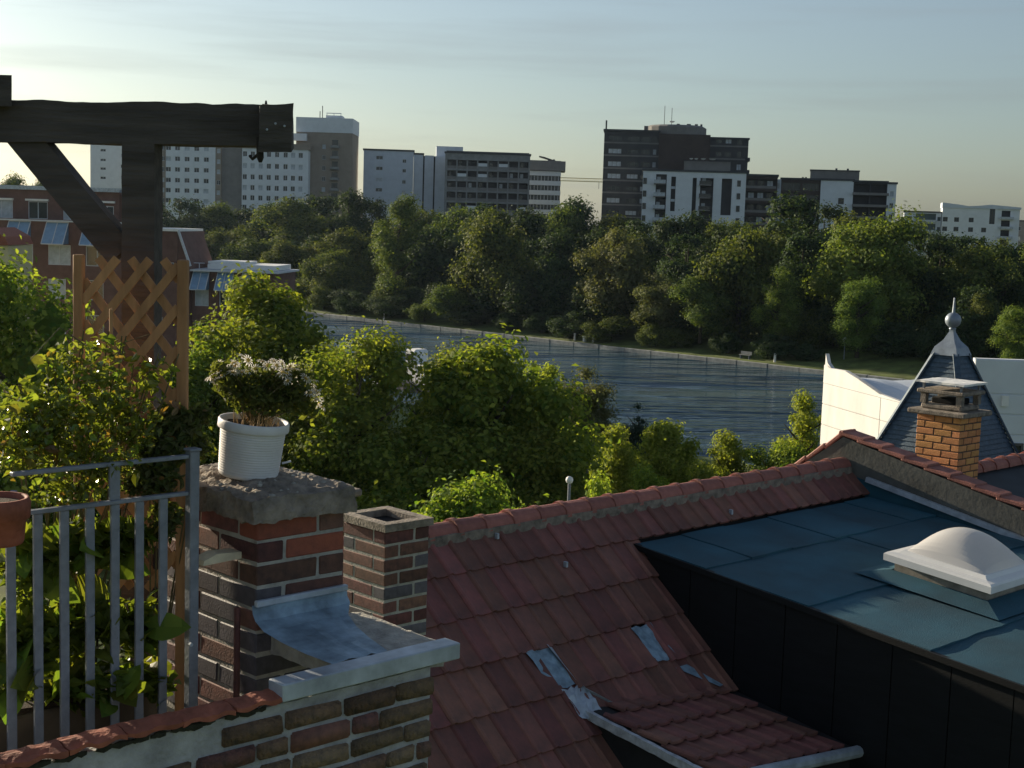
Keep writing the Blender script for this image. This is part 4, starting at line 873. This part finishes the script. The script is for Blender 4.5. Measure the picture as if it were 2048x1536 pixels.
for k, (ch_, cl_, cuts) in enumerate(rowsF):
    for i in range(len(cuts)-1):
        a0_, a1_ = cuts[i], cuts[i+1]; nx = max(2, int((a1_-a0_)/.18)); ny = max(2, int((ch_-cl_)/.18)); mb = MB()
        lap = .012*((i) % 2)
        def fp(i_, k_, dn=0.0):
            a_ = a0_+.006+(a1_-a0_-.012)*i_/nx + (.012*noise.noise(Vector((k_*.9, k*3.1, i*2.2))) if i_ in (0, nx) and 0 < i else 0)
            c_ = ch_+(cl_-ch_)*k_/ny + (.022*noise.noise(Vector((i_*.6+k*9, i*5.3, 1.0))) if k_ == ny else 0)
            return (a_, c_, fz(c_)-.012 + .014*k_/ny + .006*noise.noise(Vector((a_*2.1, c_*2.1, k))) + lap*.6 - dn)
        for i_ in range(nx):
            for k_ in range(ny): mb.quad(fp(i_, k_), fp(i_, k_+1), fp(i_+1, k_+1), fp(i_+1, k_))
        for i_ in range(nx): mb.quad(fp(i_, ny), fp(i_, ny, .03), fp(i_+1, ny, .03), fp(i_+1, ny))
        for k_ in range(ny): mb.quad(fp(0, k_), fp(0, k_, .03), fp(0, k_+1, .03), fp(0, k_+1)); mb.quad(fp(nx, k_), fp(nx, k_+1), fp(nx, k_+1, .03), fp(nx, k_, .03))
        mb.build('felt_sheet', m_bit, fdo)
MB().beam((CK-.02, 8.72, fz(8.72)-.035), (CK-.02, FC1, fz(FC1)-.035), .05, .05).build('edge_trim', m_black, fdo)
# skylight with acrylic dome
S0, S1, SC0, SC1 = 11.505, 12.42, 5.93, 6.84; zs_ = fz(6.1); tilt = .094
SKY = subdiv_box(S0-.0, S1, SC0, SC1, -.03, .19, .3).build('skylight_kerb', mat('skylight_kerb', (.30, .27, .22), .85, .3, 10), fdo)
SKY.location = (0, 0, 0)
for v in SKY.data.vertices: v.co.z += fz(v.co.y)
def frame(x0, x1, y0, y1, z0, z1, w_):
    f_ = MB()
    for a_ in ((x0, x1, y0, y0+w_), (x0, x1, y1-w_, y1), (x0, x0+w_, y0+w_, y1-w_), (x1-w_, x1, y0+w_, y1-w_)): f_.box(*a_, z0, z1)
    return f_
fr_ = MB(); ex = .075
prs = [(-ex, .155), (-ex, .215), (-ex+.02, .23), (.02, .235), (.05, .262), (.10, .262)]
def ring(d, z): return [(S0+d, SC0+d, z), (S1-d, SC0+d, z), (S1-d, SC1-d, z), (S0+d, SC1-d, z)]
for k in range(len(prs)-1):
    p0, p1 = ring(*prs[k]), ring(*prs[k+1])
    for i in range(4): j = (i+1) % 4; fr_.quad(p0[i], p0[j], p1[j], p1[i])
fr_.v = [(x_, y_, z_+fz(y_)) for x_, y_, z_ in fr_.v]
FRM = fr_.build('skylight_frame', m_white, TH)
dm = MB(); nn = 24
def dp(i, k):
    u_ = -1+2*i/nn; v_ = -1+2*k/nn; h_ = max(0, (1-abs(u_)**2.2)*(1-abs(v_)**2.2))**.75
    x_ = (S0+S1)/2 + u_*((S1-S0)/2-.06); y_ = (SC0+SC1)/2 + v_*((SC1-SC0)/2-.06); return (x_, y_, fz(y_)+.259+.25*h_)
for i in range(nn):
    for k in range(nn): dm.quad(dp(i, k), dp(i+1, k), dp(i+1, k+1), dp(i, k+1))
dm.build('dome', m_plastic, FRM, smooth=True)
mb = MB(); zf = .012                                    # felt apron round the kerb
for d0, d1, z0_, z1_ in ((-.26, -.02, .016, .075),):
    p0, p1 = ring(d0, z0_), ring(d1, z1_)
    for i in range(4): j = (i+1) % 4; mb.quad(p0[i], p0[j], p1[j], p1[i])
mb.v = [(x_, y_, z_+fz(y_)) for x_, y_, z_ in mb.v]; mb.build('felt_apron', m_bit, fdo)

# ------------------------------------------------------------------ square chimney in the middle
c2 = P(770, 1100, 8.3); ca = along(c2, U, 858); cw = along(c2, W, 686); z1_ = P(772, 1064, 8.3).z
ch2 = thing('square_chimney', 'dark red square brick chimney with an open flue beside the red ridge', 'chimney', (c2.x, c2.y, 0), GR)
brick_shaft(ch2, ca, cw, z1_-1.25, z1_, .0835, .20, .105, .012, lambda k, s, q: m_brick_dark if rnd.random() < .75 else m_brick_blue, m_mortar)
rim = frame(-.018, ca+.018, -.018, cw+.018, z1_, z1_+.045, .07).mesh('rim', m_moss); link(rim, 'rim', ch2)
MB().box(.055, ca-.055, .055, cw-.055, z1_-.3, z1_+.004).build('flue', mat('flue_black', (.01, .01, .01), .95, .2), ch2)  # solid block, coloured black for the darkness inside the open flue
# chimney hidden further back: thin slab on a stub
c3 = P(742, 1015, 9.4); ch3 = thing('slab_chimney', 'chimney stub with a thin stone slab just showing behind the crowned chimney', 'chimney', (c3.x-.3, c3.y+.1, 0), GR)
z3 = P(720, 1003, 9.4).z
MB().cbox(-.32, .22, -.1, .5, z3, z3+.05, .012).build('slab', m_moss, ch3); MB().cbox(-.22, .14, 0, .4, z3-1.2, z3-.11, .01).build('shaft', m_brick_dark, ch3)
for k in range(4): MB().box(-.20+.105*k, -.165+.105*k, .005, .39, z3-.115, z3+.002).build('vent_pillar', m_zinc, ch3)

# ------------------------------------------------------------------ old brick party wall with coping
OW = thing('party_wall', 'old brick party wall with smeared mortar, terracotta coping tiles and a zinc ledge', 'wall', G(0, 0, -3.0), GR)
ZB = 3.0
wa0, wa1, wc = .9, 3.27, 3.755
me = subdiv_box(wa0, wa1, wc, wc+.12, .35, ZB-1.575, .022).mesh('mortar_body', m_mortar_old); rough_up(me, .0025, 16); link(me, 'mortar_body', OW)
crs = .0775; z_top = ZB-1.60
for k in range(11):
    zc_ = z_top - (k+.5)*crs; a_ = wa0 + (.05 if k % 2 else .17)
    while a_ < wa1-.05:
        ln = .115 if rnd.random() < (.28 if a_ < 2.9 else .6) else .235
        ln = min(ln*rnd.uniform(.9, 1.04), wa1-a_+.004)
        smear = (k == 0 and a_ < 2.3) or (k == 1 and a_ < 1.75 and rnd.random() < .7)
        if not smear and ln > .05:
            b = bmesh.new(); bmesh.ops.create_cube(b, size=1); jj = .005
            bmesh.ops.scale(b, vec=(ln, .10, crs-.019), verts=b.verts[:])
            for v in b.verts: v.co += Vector((rnd.uniform(-jj, jj), rnd.uniform(-.002, .002), rnd.uniform(-jj, jj)))
            bmesh.ops.bevel(b, geom=b.edges[:], offset=.005, segments=2, affect='EDGES')
            me = MB().addbm(b).mesh('brick', rnd.choice((m_brick_old, m_brick_old, m_brick_ochre, m_brick_dark)), True); rough_up(me, .006, 34, k+a_)
            link(me, 'brick', OW, (a_+ln/2, wc+.036-rnd.uniform(0, .006), zc_), 0)
        a_ += ln + rnd.uniform(.012, .022)
for k in range(9):                                       # terracotta coping
    a0_ = .95 + .187*k; me = subdiv_box(0, .184, -.035, .045, 0, .027, .0135).mesh('coping_tile', m_tc)
    for v in me.vertices:
        f_ = v.co.y; v.co.z += (.012*max(0, 1-((f_+.035)/.05)) * -1 if v.co.z > .015 else (.006*math.sin((v.co.x+k)*60)+.003 if f_ < -.02 else 0))
    rough_up(me, .004, 25, k); link(me, 'coping_tile', OW, (a0_, wc, ZB-1.556+rnd.uniform(-.003, .003)), rot=(0, rnd.uniform(-.012, .012), rnd.uniform(-.01, .01)))
mo = MB()                                                # dark moss tufts under the coping lip
for k in range(60):
    a_ = rnd.uniform(1.2, 2.6); s_ = rnd.uniform(.008, .022); b = bmesh.new(); bmesh.ops.create_icosphere(b, subdivisions=1, radius=1)
    for v in b.verts: v.co = (a_+v.co.x*s_*1.6, wc-.008+v.co.y*s_*.5, ZB-1.572+v.co.z*s_*.7+rnd.uniform(-.003, .003))
    mo.addbm(b)
tag(mo.build('moss', mat('moss_dark', (.03, .03, .02), .95, .4, 40), OW), kind='stuff')
MB().cbox(2.615, 3.375, 3.715, 3.80, ZB-1.557, ZB-1.498, .004).build('zinc_coping', m_zinc, OW)
lg = subdiv_box(2.97, 3.365, 3.80, 4.30, ZB-1.60, ZB-1.512, .03).mesh('ledge_mortar', m_mortar); rough_up(lg, .010, 14); link(lg, 'ledge_mortar', OW)
mb = MB(); pf = [(4.284, -1.405), (4.279, -1.435), (4.262, -1.462), (4.21, -1.482), (4.10, -1.495), (3.96, -1.499), (3.80, -1.500)]; nx = 10
for i in range(nx):
    for k in range(len(pf)-1):
        def zp(i_, k_): f_ = i_/nx; c_, z_ = pf[k_]; return (2.875 + f_*(.425 - .19*max(0, k_-2)/4), c_, ZB+z_+.012*noise.noise(Vector((f_*5, c_*9, 2)))*(k_ > 1))
        mb.quad(zp(i, k), zp(i, k+1), zp(i+1, k+1), zp(i+1, k))
mb.build('zinc_tray', m_zincd, OW, smooth=True)
MB().cbox(2.885, 3.295, 4.266, 4.288, ZB-1.412, ZB-1.388, .004).build('flashing_strip', m_zinc, OW)
MB().tube([(2.85, 4.34, ZB-1.42), (2.85, 4.34, ZB-1.8)], .012, 8).build('drain_pipe', m_brick_dark, OW)

# ------------------------------------------------------------------ crowned chimney with the flower pot
c1 = G(2.898, 4.291, 0); c1.z = 0
ch1 = thing('crowned_chimney', 'large red and blue-black brick chimney with a rough mortar crown carrying the flower pot', 'chimney', c1, GR)
zt1 = CZ-1.095; LA, LC = .392, .625
brick_shaft(ch1, LA, LC, CZ-1.95, zt1, .0835, .24, .115, .0125, lambda k, s, q: (m_brick_red if (k < 2 and s == 0) else m_brick_dark if (k < 3 or rnd.random() < .5) else m_brick_blue), m_mortar, .005)
me = subdiv_box(-.05, LA+.012, -.05, LC+.04, -.005, .098, .015).mesh('crown', m_moss)
for v in me.vertices:
    x_, y_ = (v.co.x/LA-.5)*2, (v.co.y/LC-.5)*2; d_ = max(abs(x_), abs(y_))
    if v.co.z > .05: v.co.z += .030*max(0, 1-d_*.9) - .035*max(0, d_-.75) + .008*noise.noise(Vector((v.co.x*20, v.co.y*20, 3)))
    q_ = 1 - .045*(v.co.z/.1)**2; v.co.x = LA/2 + (v.co.x-LA/2)*q_; v.co.y = LC/2 + (v.co.y-LC/2)*q_
rough_up(me, .011, 13, 4.0); rough_up(me, .006, 38, 9.0); o = link(me, 'crown', ch1, (0, 0, zt1))
rub = MB()
for k in range(130):                                     # crumbs of mortar on the crown
    x_, y_ = rnd.uniform(-.02, LA+.02), rnd.uniform(-.02, LC+.02); s_ = rnd.uniform(.004, .013); b = bmesh.new(); bmesh.ops.create_icosphere(b, subdivisions=1, radius=s_)
    d_ = max(abs(x_/LA-.5), abs(y_/LC-.5))*2
    for v in b.verts: v.co = Vector((x_, y_, zt1+.092+.03*max(0, 1-d_*.9)-.035*max(0, d_-.75))) + v.co*rnd.uniform(.7, 1.2)
    rub.addbm(b)
tag(rub.build('mortar_crumbs', m_mortar, ch1), kind='stuff')
MB().prism([(-.16, 0), (.0, .006), (.0, .03), (-.10, .036), (-.155, .018)], -.02, .05).build('bracket', mat('pale_wood', (.62, .54, .38), .8, .2, 20), ch1, (-.012, .10, CZ-1.255))

pb = P(496, 950, 5.37)
pot = thing('flower_pot', 'ribbed grey-white plastic flower pot tilted on the chimney crown', 'flower pot', pb)
pot.rotation_euler = (R_(1.5), R_(6.0), 0)
pf = [(.01, .004), (.104, .0), (.110, .006)]
for k in range(17): z_ = .012+.0095*k; r_ = .1105+.011*(z_/.2); pf += [(r_, z_), (r_+.0018, z_+.003), (r_+.0018, z_+.006), (r_, z_+.009)]
pf += [(.1215, .176), (.1215, .178)]
MB().lathe(pf, 40).build('body', m_pot, pot, smooth=True)
MB().lathe([(.1215, .176), (.131, .178), (.133, .182), (.132, .208), (.129, .213), (.124, .212), (.121, .205), (.119, .18)], 40).build('rim', m_pot, pot, smooth=True)
so_ = MB(); so_.lathe([(.119, .188), (.09, .196), (.05, .192), (.005, .198)], 24); me = so_.mesh('soil', m_soil); link(rough_up(me, .006, 30), 'soil', pot)
MB().tube([(.118, .03, .055), (.150, .03, .068)], .004, 6).build('drain_spout', m_pot, pot)

# ------------------------------------------------------------------ leaves kit
def leaf_mesh(name, m, ln, wd, fold=.25, n=5, heart=False, bend=.3):
    mb = MB(); L_, R2, C_ = [], [], []
    for k in range(n+1):
        t_ = k/n; w_ = wd/2*(math.sin(math.pi*min(1, t_*.93+.07))**(.7 if heart else 1.0))*(1-.35*t_ if heart else 1); y_ = ln*t_; z_ = -bend*ln*t_*t_
        back = -.18*ln*(1-t_)**6 if heart and k == 0 else 0
        C_.append((0, y_, z_)); L_.append((-w_, y_+back, z_+fold*w_)); R2.append((w_, y_+back, z_+fold*w_))
    for k in range(n): mb.quad(C_[k], C_[k+1], L_[k+1], L_[k]); mb.quad(C_[k], R2[k], R2[k+1], C_[k+1])
    return mb.mesh(name, m, True)
def rand_rot(r, up=.5):
    return (r.gauss(0, .7) + .2, r.gauss(0, .7), r.uniform(0, 6.28))
def scatter(par, base, meshes, blobs, n, seed, smin=.7, smax=1.3, name='leaf'):
    r = random.Random(seed); tot = sum(b_[1]*b_[2]*b_[3] for b_ in blobs)
    for _ in range(n):
        q_ = r.uniform(0, tot)
        for c_, rx, ry, rz2 in blobs:
            q_ -= rx*ry*rz2
            if q_ <= 0: break
        d_ = Vector((r.gauss(0, 1), r.gauss(0, 1), r.gauss(0, 1))).normalized()*r.uniform(.45, 1.0)
        s_ = r.uniform(smin, smax)
        link(r.choice(meshes), name, par, (c_.x-base.x+d_.x*rx, c_.y-base.y+d_.y*ry, c_.z-base.z+d_.z*rz2), rot=rand_rot(r), scale=(s_, s_, s_))
def foliage(par, base, m, blobs, n, size, seed, name='foliage'):
    g = np.random.default_rng(seed); wt = np.array([b_[1]*b_[2]*b_[3] for b_ in blobs]); wt = wt/wt.sum(); pk = g.choice(len(blobs), n, p=wt)
    cen = np.array([[b_[0].x-base.x, b_[0].y-base.y, b_[0].z-base.z] for b_ in blobs])[pk]; ext = np.array([b_[1:] for b_ in blobs])[pk]
    d_ = g.normal(size=(n, 3)); d_ /= np.linalg.norm(d_, axis=1)[:, None]; p = cen + d_*ext*g.uniform(.3, 1.0, (n, 1))
    nr = g.normal(size=(n, 3)) + np.array([0, 0, .6]); nr /= np.linalg.norm(nr, axis=1)[:, None]
    tt = np.cross(nr, g.normal(size=(n, 3))); tt /= np.linalg.norm(tt, axis=1)[:, None]; bb = np.cross(nr, tt); s = (size*g.uniform(.5, 1.3, n))[:, None]
    vs = np.stack([p-tt*s, p-bb*s*.55-tt*s*.2+nr*s*.2, p+tt*s-nr*s*.3, p+bb*s*.55-tt*s*.2+nr*s*.2], 1).reshape(-1, 3)
    me = bpy.data.meshes.new(name); me.from_pydata(vs.tolist(), [], np.arange(4*n).reshape(-1, 4).tolist()); me.update(); me.materials.append(m)
    return tag(link(me, name, par), kind='stuff')
def stems(par, base, m, paths, r0=.004, name='stem'):
    for pth in paths:
        p_ = [q_-base for q_ in pth]; MB().tube(p_, [r0*(1-.6*i/max(1, len(p_)-1)) for i in range(len(p_))], 6).build(name, m, par)

# daisy bush in the pot
db = P(505, 845, 5.37); daisy = thing('daisy_bush', 'bushy white-flowered daisy plant growing out of the tilted pot', 'plant', db)
blobs = [(P(520, 790, 5.37), .14, .12, .08), (P(462, 765, 5.35), .075, .08, .065), (P(590, 790, 5.36), .08, .08, .08), (P(620, 820, 5.37), .035, .04, .05), (P(545, 750, 5.37), .12, .1, .04)]
foliage(daisy, db, l_daisy, blobs + [(P(440, 740, 5.36), .05, .06, .045), (P(600, 745, 5.38), .06, .06, .045)], 2100, .015, 3)
r = random.Random(11); stm = []; fl_pos = []
for k in range(60):
    t_ = r.random(); px = 425 + 215*t_; top_y = 712 + 55*abs((px-520)/115)**2 + r.uniform(-4, 30) + (8 if px > 540 else 0)
    if k < 6: px, top_y = [(422, 757), (634, 800), (644, 815), (628, 762), (436, 728), (600, 735)][k]
    fl_pos.append(P(px, top_y, 5.37 + r.uniform(-.10, .10)))
pet = MB()
for k in range(11):
    a_ = 2*math.pi*k/11; w_ = .16
    pet.quad((.004*math.cos(a_), .004*math.sin(a_), 0), (.014*math.cos(a_-w_), .014*math.sin(a_-w_), .002), (.020*math.cos(a_), .020*math.sin(a_), -.002), (.014*math.cos(a_+w_), .014*math.sin(a_+w_), .002))
pet = pet.mesh('flower', m_petal); hrt = MB().lathe([(.006, 0), (.005, .004), (.001, .006)], 8).mesh('flower_heart', m_yel)
for p_ in fl_pos:
    s_ = r.uniform(1.0, 1.6); f_ = link(pet, 'flower', daisy, p_-db, rot=(r.uniform(.1, 1.1), r.uniform(-.6, .6), r.uniform(0, 6)), scale=(s_, s_, s_)); link(hrt, 'flower_heart', f_)
    md = (p_ + db)/2 + Vector((r.uniform(-.03, .03), r.uniform(-.03, .03), .02)); stm.append([db + Vector((r.uniform(-.03, .03), r.uniform(-.03, .03), -.01)), md, p_])
stems(daisy, db, m_stem, stm, .0022)
r = random.Random(5); sg = MB()
for k in range(90):
    a_, q_ = r.uniform(0, 6.28), r.uniform(0, .09); x_, y_ = q_*math.cos(a_), q_*math.sin(a_); h_ = r.uniform(.02, .07)
    sg.tube([(x_, y_, 0), (x_+r.uniform(-.02, .02), y_+r.uniform(-.02, .02), h_)], [.0022, .0008], 4)
tag(sg.build('dry_grass', m_straw, daisy, P(512, 850, 5.37)-db), kind='stuff')

# ------------------------------------------------------------------ terrace: deck, railing, planters
tag(MB().box(.2, 2.87, 4.13, 7.5, CZ-2.05, CZ-1.95).build('terrace_floor', m_lane, None, (0, 0, 0), GR), kind='structure')
RL = thing('steel_railing', 'grey steel terrace railing with flat bars and two thin top rails', 'railing', G(2.677, 4.366, -1.95), GR)
z_ = 1.95
MB().cbox(-.0185, .0185, -.0185, .0185, 0, z_-.835, .003).build('post', m_iron, RL)
MB().cbox(-.0235, .0235, -.0235, .0235, z_-.835, z_-.826, .002).build('post_cap', m_iron, RL)
for zz_, e_ in ((-.853, -.66), (-.983, -1.5)): MB().cbox(e_, -.021, -.012, .012, z_+zz_-.007, z_+zz_+.007, .002).build('rail', m_iron, RL)
bar = MB().cbox(-.0155, .0155, -.006, .006, 0, z_-.991, .0015).mesh('bar', m_iron)
for k in range(15): link(bar, 'bar', RL, (-.115-.0915*k, 0, 0))
MB().cbox(-.019, .019, -.006, .006, z_-.976, z_-.86, .0015).build('short_bar', m_iron, RL, (-.30, 0, 0))
MB().tube([(-.02, -.024, z_-1.52), (-.02, -.034, z_-1.52)], .007, 8).build('bolt', m_zinc, RL)
tpp = P(-8, 1086, 4.28); tp = thing('terracotta_planter', 'round terracotta planter hanging at the railing, cut by the picture edge', 'planter', tpp)
MB().lathe([(.005, 0), (.078, 0), (.082, .01), (.088, .075), (.10, .08), (.102, .125), (.096, .14), (.088, .14), (.085, .11)], 32).build('body', m_tc, tp, smooth=True)
MB().lathe([(.086, .122), (.04, .13), (.004, .128)], 20).build('soil', m_soil, tp)
MB().beam((0, .1, .10), (0, .16, .13), .02, .004).build('hook', m_iron, tp)

# ------------------------------------------------------------------ timber pergola
PG = thing('timber_pergola', 'dark weathered timber frame of post, brace and beam over the terrace', 'pergola', P(284, 500, 5.45) - Vector((0, 0, P(284, 500, 5.45).z - (CZ-1.95))))
pb_ = Vector(PG.location); rel = lambda v: v - pb_
def timber(name, p, q, wx, wz, n=26, amp=.007, seed=0.0, up=(0, 0, 1)):
    p, q = rel(p), rel(q); d = q-p; ln = d.length; d.normalize(); x = d.cross(Vector(up)).normalized(); zv = x.cross(d)
    me = subdiv_box(0, ln, -wx/2, wx/2, -wz/2, wz/2, .03).mesh(name, m_wood)
    for v in me.vertices:
        c_ = v.co.copy(); k_ = noise.noise(Vector((c_.x*5+seed, c_.y*3, c_.z*3)))*amp + noise.noise(Vector((c_.x*18+seed, 5+c_.y*9, c_.z*9)))*amp*.5
        v.co = p + d*c_.x + x*(c_.y+k_*.7) + zv*(c_.z + k_*(1.4 if c_.z > 0 else .7))
    me.update(); return link(me, name, PG)
D_ = 5.45
timber('beam', P(-160, 240, D_), P(560, 254, D_), .12, .152, seed=1, amp=.006)
timber('post', P(285, 270, D_), P(284, 500, D_) - Vector((0, 0, P(284, 500, D_).z-(CZ-1.95))), .12, .125, seed=4, amp=.003, up=(0, 1, 0))
timber('brace', P(42, 262, D_+.005), P(246, 508, D_+.005), .10, .112, seed=9, amp=.003)
timber('cross_beam', P(552, 256, D_-.16), P(555, 256, D_+.5), .115, .165, seed=13, amp=.016)
timber('cross_beam', P(-18, 180, D_-.14), P(-18, 180, D_+.6), .14, .11, seed=17, amp=.006)
e_ = rel(P(519, 296, D_-.13)); MB().tube([e_+Vector((0, 0, .04)), e_+Vector((.003, 0, -.035)), e_+Vector((.004, 0, -.052))], [.013, .013, .006], 10).build('iron_pin', m_rust, PG)
MB().tube([rel(P(500, 312, D_-.1)), rel(P(505, 318, D_-.12)), rel(P(517, 308, D_-.13))], .006, 6).build('hook', m_rust, PG)
for x_, y_ in ((551, 247), (569, 252), (534, 259)):
    v = rel(P(x_, y_, D_-.168)); MB().lathe([(.0045, 0), (.004, .003), (.0005, .004)], 8).build('nail_head', m_zinc, PG, v); bpy.context.scene.collection.objects[-1].rotation_euler = (R_(90), 0, 0)
v = rel(P(532, 210, D_-.1)); MB().tube([v+Vector((0, 0, -.01)), v+Vector((0, 0, .016))], [.008, .003], 6).build('peg', m_wood, PG)

# ------------------------------------------------------------------ trellis
tb = P(262, 800, 5.25); tb.z = CZ-1.95; TZ = P(262, 512, 5.25).z
TRL = thing('wooden_trellis', 'narrow brown wooden trellis panel with crossed diagonal slats', 'trellis', tb)
xl, xr = P(158, 600, 5.25).x - tb.x, P(366, 600, 5.25).x - tb.x; tz_ = TZ - tb.z
for x_, w_, h_ in ((xl, .036, .0), (xr, .038, -.008)): MB().cbox(x_-w_/2, x_+w_/2, -.018, .018, 0, tz_+h_, .004).build('trellis_post', m_trel, TRL)
def clip_line(x, z, dx, dz_):                            # line clipped to the panel
    ts = []
    for v, d, lo, hi in ((x, dx, xl+.015, xr-.015), (z, dz_, .55, tz_-.01)):
        t0, t1 = sorted(((lo-v)/d, (hi-v)/d)); ts.append((t0, t1))
    a_, b_ = max(t_[0] for t_ in ts), min(t_[1] for t_ in ts)
    return (a_, b_) if b_-a_ > .05 else None
an = R_(52); k = 0
for layer, sgn in ((-.006, 1), (.006, -1)):
    for i in range(-14, 16):
        r_ = clip_line(xl + i*.118 + (.03 if sgn > 0 else .06), tz_, math.cos(an), sgn*math.sin(an))
        if r_:
            x_, z_ = xl + i*.118 + (.03 if sgn > 0 else .06), tz_; p = (x_+math.cos(an)*r_[0], layer, z_+sgn*math.sin(an)*r_[0]); q = (x_+math.cos(an)*r_[1], layer, z_+sgn*math.sin(an)*r_[1])
            MB().beam(p, q, .010, .031, up=(0, 0, 1)).build('slat', m_trel, TRL)
sk_ = P(222, 900, 5.0); o = tag(MB().tube([(0, 0, -.3), (0, 0, P(222, 618, 5.0).z-sk_.z)], .006, 8).build('plant_stake', m_trel, None, sk_), 'thin wooden plant stake in front of the trellis', 'stake')

# ------------------------------------------------------------------ plants on the terrace
def box_planter(name, label, a, c, la, lc, h):
    o = thing(name, label, 'planter', G(a, c, -1.95), GR)
    MB().cbox(0, la, 0, lc, 0, h, .008).build('box', m_lane, o); me = subdiv_box(.02, la-.02, .02, lc-.02, h-.02, h+.02, .05).mesh('soil', m_soil); link(rough_up(me, .01, 12), 'soil', o)
    return o
box_planter('planter_box', 'long wooden planter box behind the railing under the vine leaves', 1.15, 4.46, 1.45, .30, .26)
rb_ = G(2.35, 4.70, -1.68)
rose = thing('climbing_rose', 'sunlit climbing rose with glossy reddish and green leaves before the trellis', 'plant', rb_)
blobs = [(P(110, 850, 4.85), .17, .14, .13), (P(200, 780, 4.9), .11, .12, .12), (P(140, 720, 4.95), .09, .08, .07), (P(40, 880, 4.75), .13, .12, .14), (P(250, 850, 5.0), .13, .12, .12), (P(180, 930, 4.85), .18, .12, .09), (P(130, 990, 4.8), .15, .08, .06), (P(290, 760, 5.05), .06, .06, .10), (P(235, 700, 5.0), .07, .06, .06), (P(60, 800, 4.9), .1, .1, .08), (P(105, 735, 4.95), .06, .06, .05), (P(190, 690, 5.0), .06, .05, .04), (P(330, 735, 5.1), .03, .04, .05)]
lr = [leaf_mesh('leaf', l_rose, .052, .034), leaf_mesh('leaf', l_rose, .042, .027, .35), leaf_mesh('leaf', l_red, .045, .026, .3)]
scatter(rose, rb_, lr + lr[:2] + lr[:2], blobs, 300, 21, .6, 1.15)
foliage(rose, rb_, l_rose, blobs, 3000, .017, 22); foliage(rose, rb_, l_red, blobs[:6], 220, .013, 23, 'young_foliage')
r = random.Random(31); stems(rose, rb_, m_stem, [[rb_ + Vector((r.uniform(-.1, .1), r.uniform(-.05, .05), 0)), (rb_+b_[0])/2 + Vector((r.uniform(-.08, .08), 0, .05)), b_[0] + Vector((r.uniform(-.05, .05), 0, .05))] for b_ in blobs for _ in range(2)], .006)
stems(rose, rb_, m_stem, [[P(170, 690, 4.95), P(120, 655, 4.95), P(60, 720, 4.9)], [P(240, 780, 5.0), P(235, 690, 5.0), P(300, 668, 5.05)]], .003, 'shoot')
vb = G(2.25, 4.60, -1.68)
vine = thing('broad_leaved_vine', 'broad-leaved green vine filling the space behind the railing bars', 'plant', vb)
blobs = [(P(60, 1120, 4.75), .13, .10, .12), (P(160, 1090, 4.85), .14, .10, .10), (P(250, 1080, 4.95), .11, .10, .09), (P(60, 1260, 4.7), .13, .1, .13), (P(170, 1250, 4.85), .15, .1, .13), (P(270, 1260, 4.98), .11, .1, .13), (P(150, 1370, 4.8), .2, .1, .08), (P(290, 1370, 4.95), .12, .08, .07), (P(20, 1330, 4.65), .12, .1, .12)]
lv_ = [leaf_mesh('leaf', l_vine, .135, .12, .18, 5, True, .35), leaf_mesh('leaf', l_vine, .10, .09, .25, 5, True, .3), leaf_mesh('leaf', l_vine, .06, .05, .3, 5, True, .3)]
scatter(vine, vb, lv_, blobs, 260, 41, .6, 1.15); foliage(vine, vb, l_vine, blobs, 2200, .030, 42)
r = random.Random(51); stems(vine, vb, m_stem, [[vb + Vector((r.uniform(-.3, .2), r.uniform(-.05, .05), 0)), (vb+b_[0])/2 + Vector((r.uniform(-.05, .05), 0, .04)), b_[0]] for b_ in blobs], .005)
fb = G(2.72, 4.72, -1.95)
fern = thing('feathery_shrub', 'grey-green feathery shrub between the trellis foot and the flower pot', 'plant', fb)
blobs = [(P(350, 850, 5.15), .10, .08, .08), (P(400, 830, 5.2), .04, .06, .05), (P(320, 900, 5.1), .1, .08, .08), (P(400, 890, 5.2), .03, .05, .06), (P(300, 960, 5.0), .12, .06, .07), (P(330, 1040, 5.0), .06, .06, .08)]
foliage(fern, fb, l_willow, blobs, 1300, .016, 61); foliage(fern, fb, l_daisy, blobs, 1500, .02, 62)
scatter(fern, fb, [leaf_mesh('leaf', l_willow, .05, .016), leaf_mesh('leaf', l_red, .04, .02)], blobs, 80, 63)
stems(fern, fb, m_stem, [[fb, (fb+b_[0])/2, b_[0]] for b_ in blobs], .005)

# ------------------------------------------------------------------ evening haze
hm = bpy.data.materials.new('haze'); hm.use_nodes = True; t = hm.node_tree; t.nodes.remove(t.nodes['Principled BSDF'])
pv = t.nodes.new('ShaderNodeVolumePrincipled'); pv.inputs['Color'].default_value = (.58, .74, 1.0, 1); pv.inputs['Density'].default_value = .000035; pv.inputs['Anisotropy'].default_value = .55
t.links.new(pv.outputs['Volume'], t.nodes['Material Output'].inputs['Volume'])
tag(MB().box(-2600, 2600, -2600, 2600, -4.5, 52).build('haze', hm), kind='stuff')
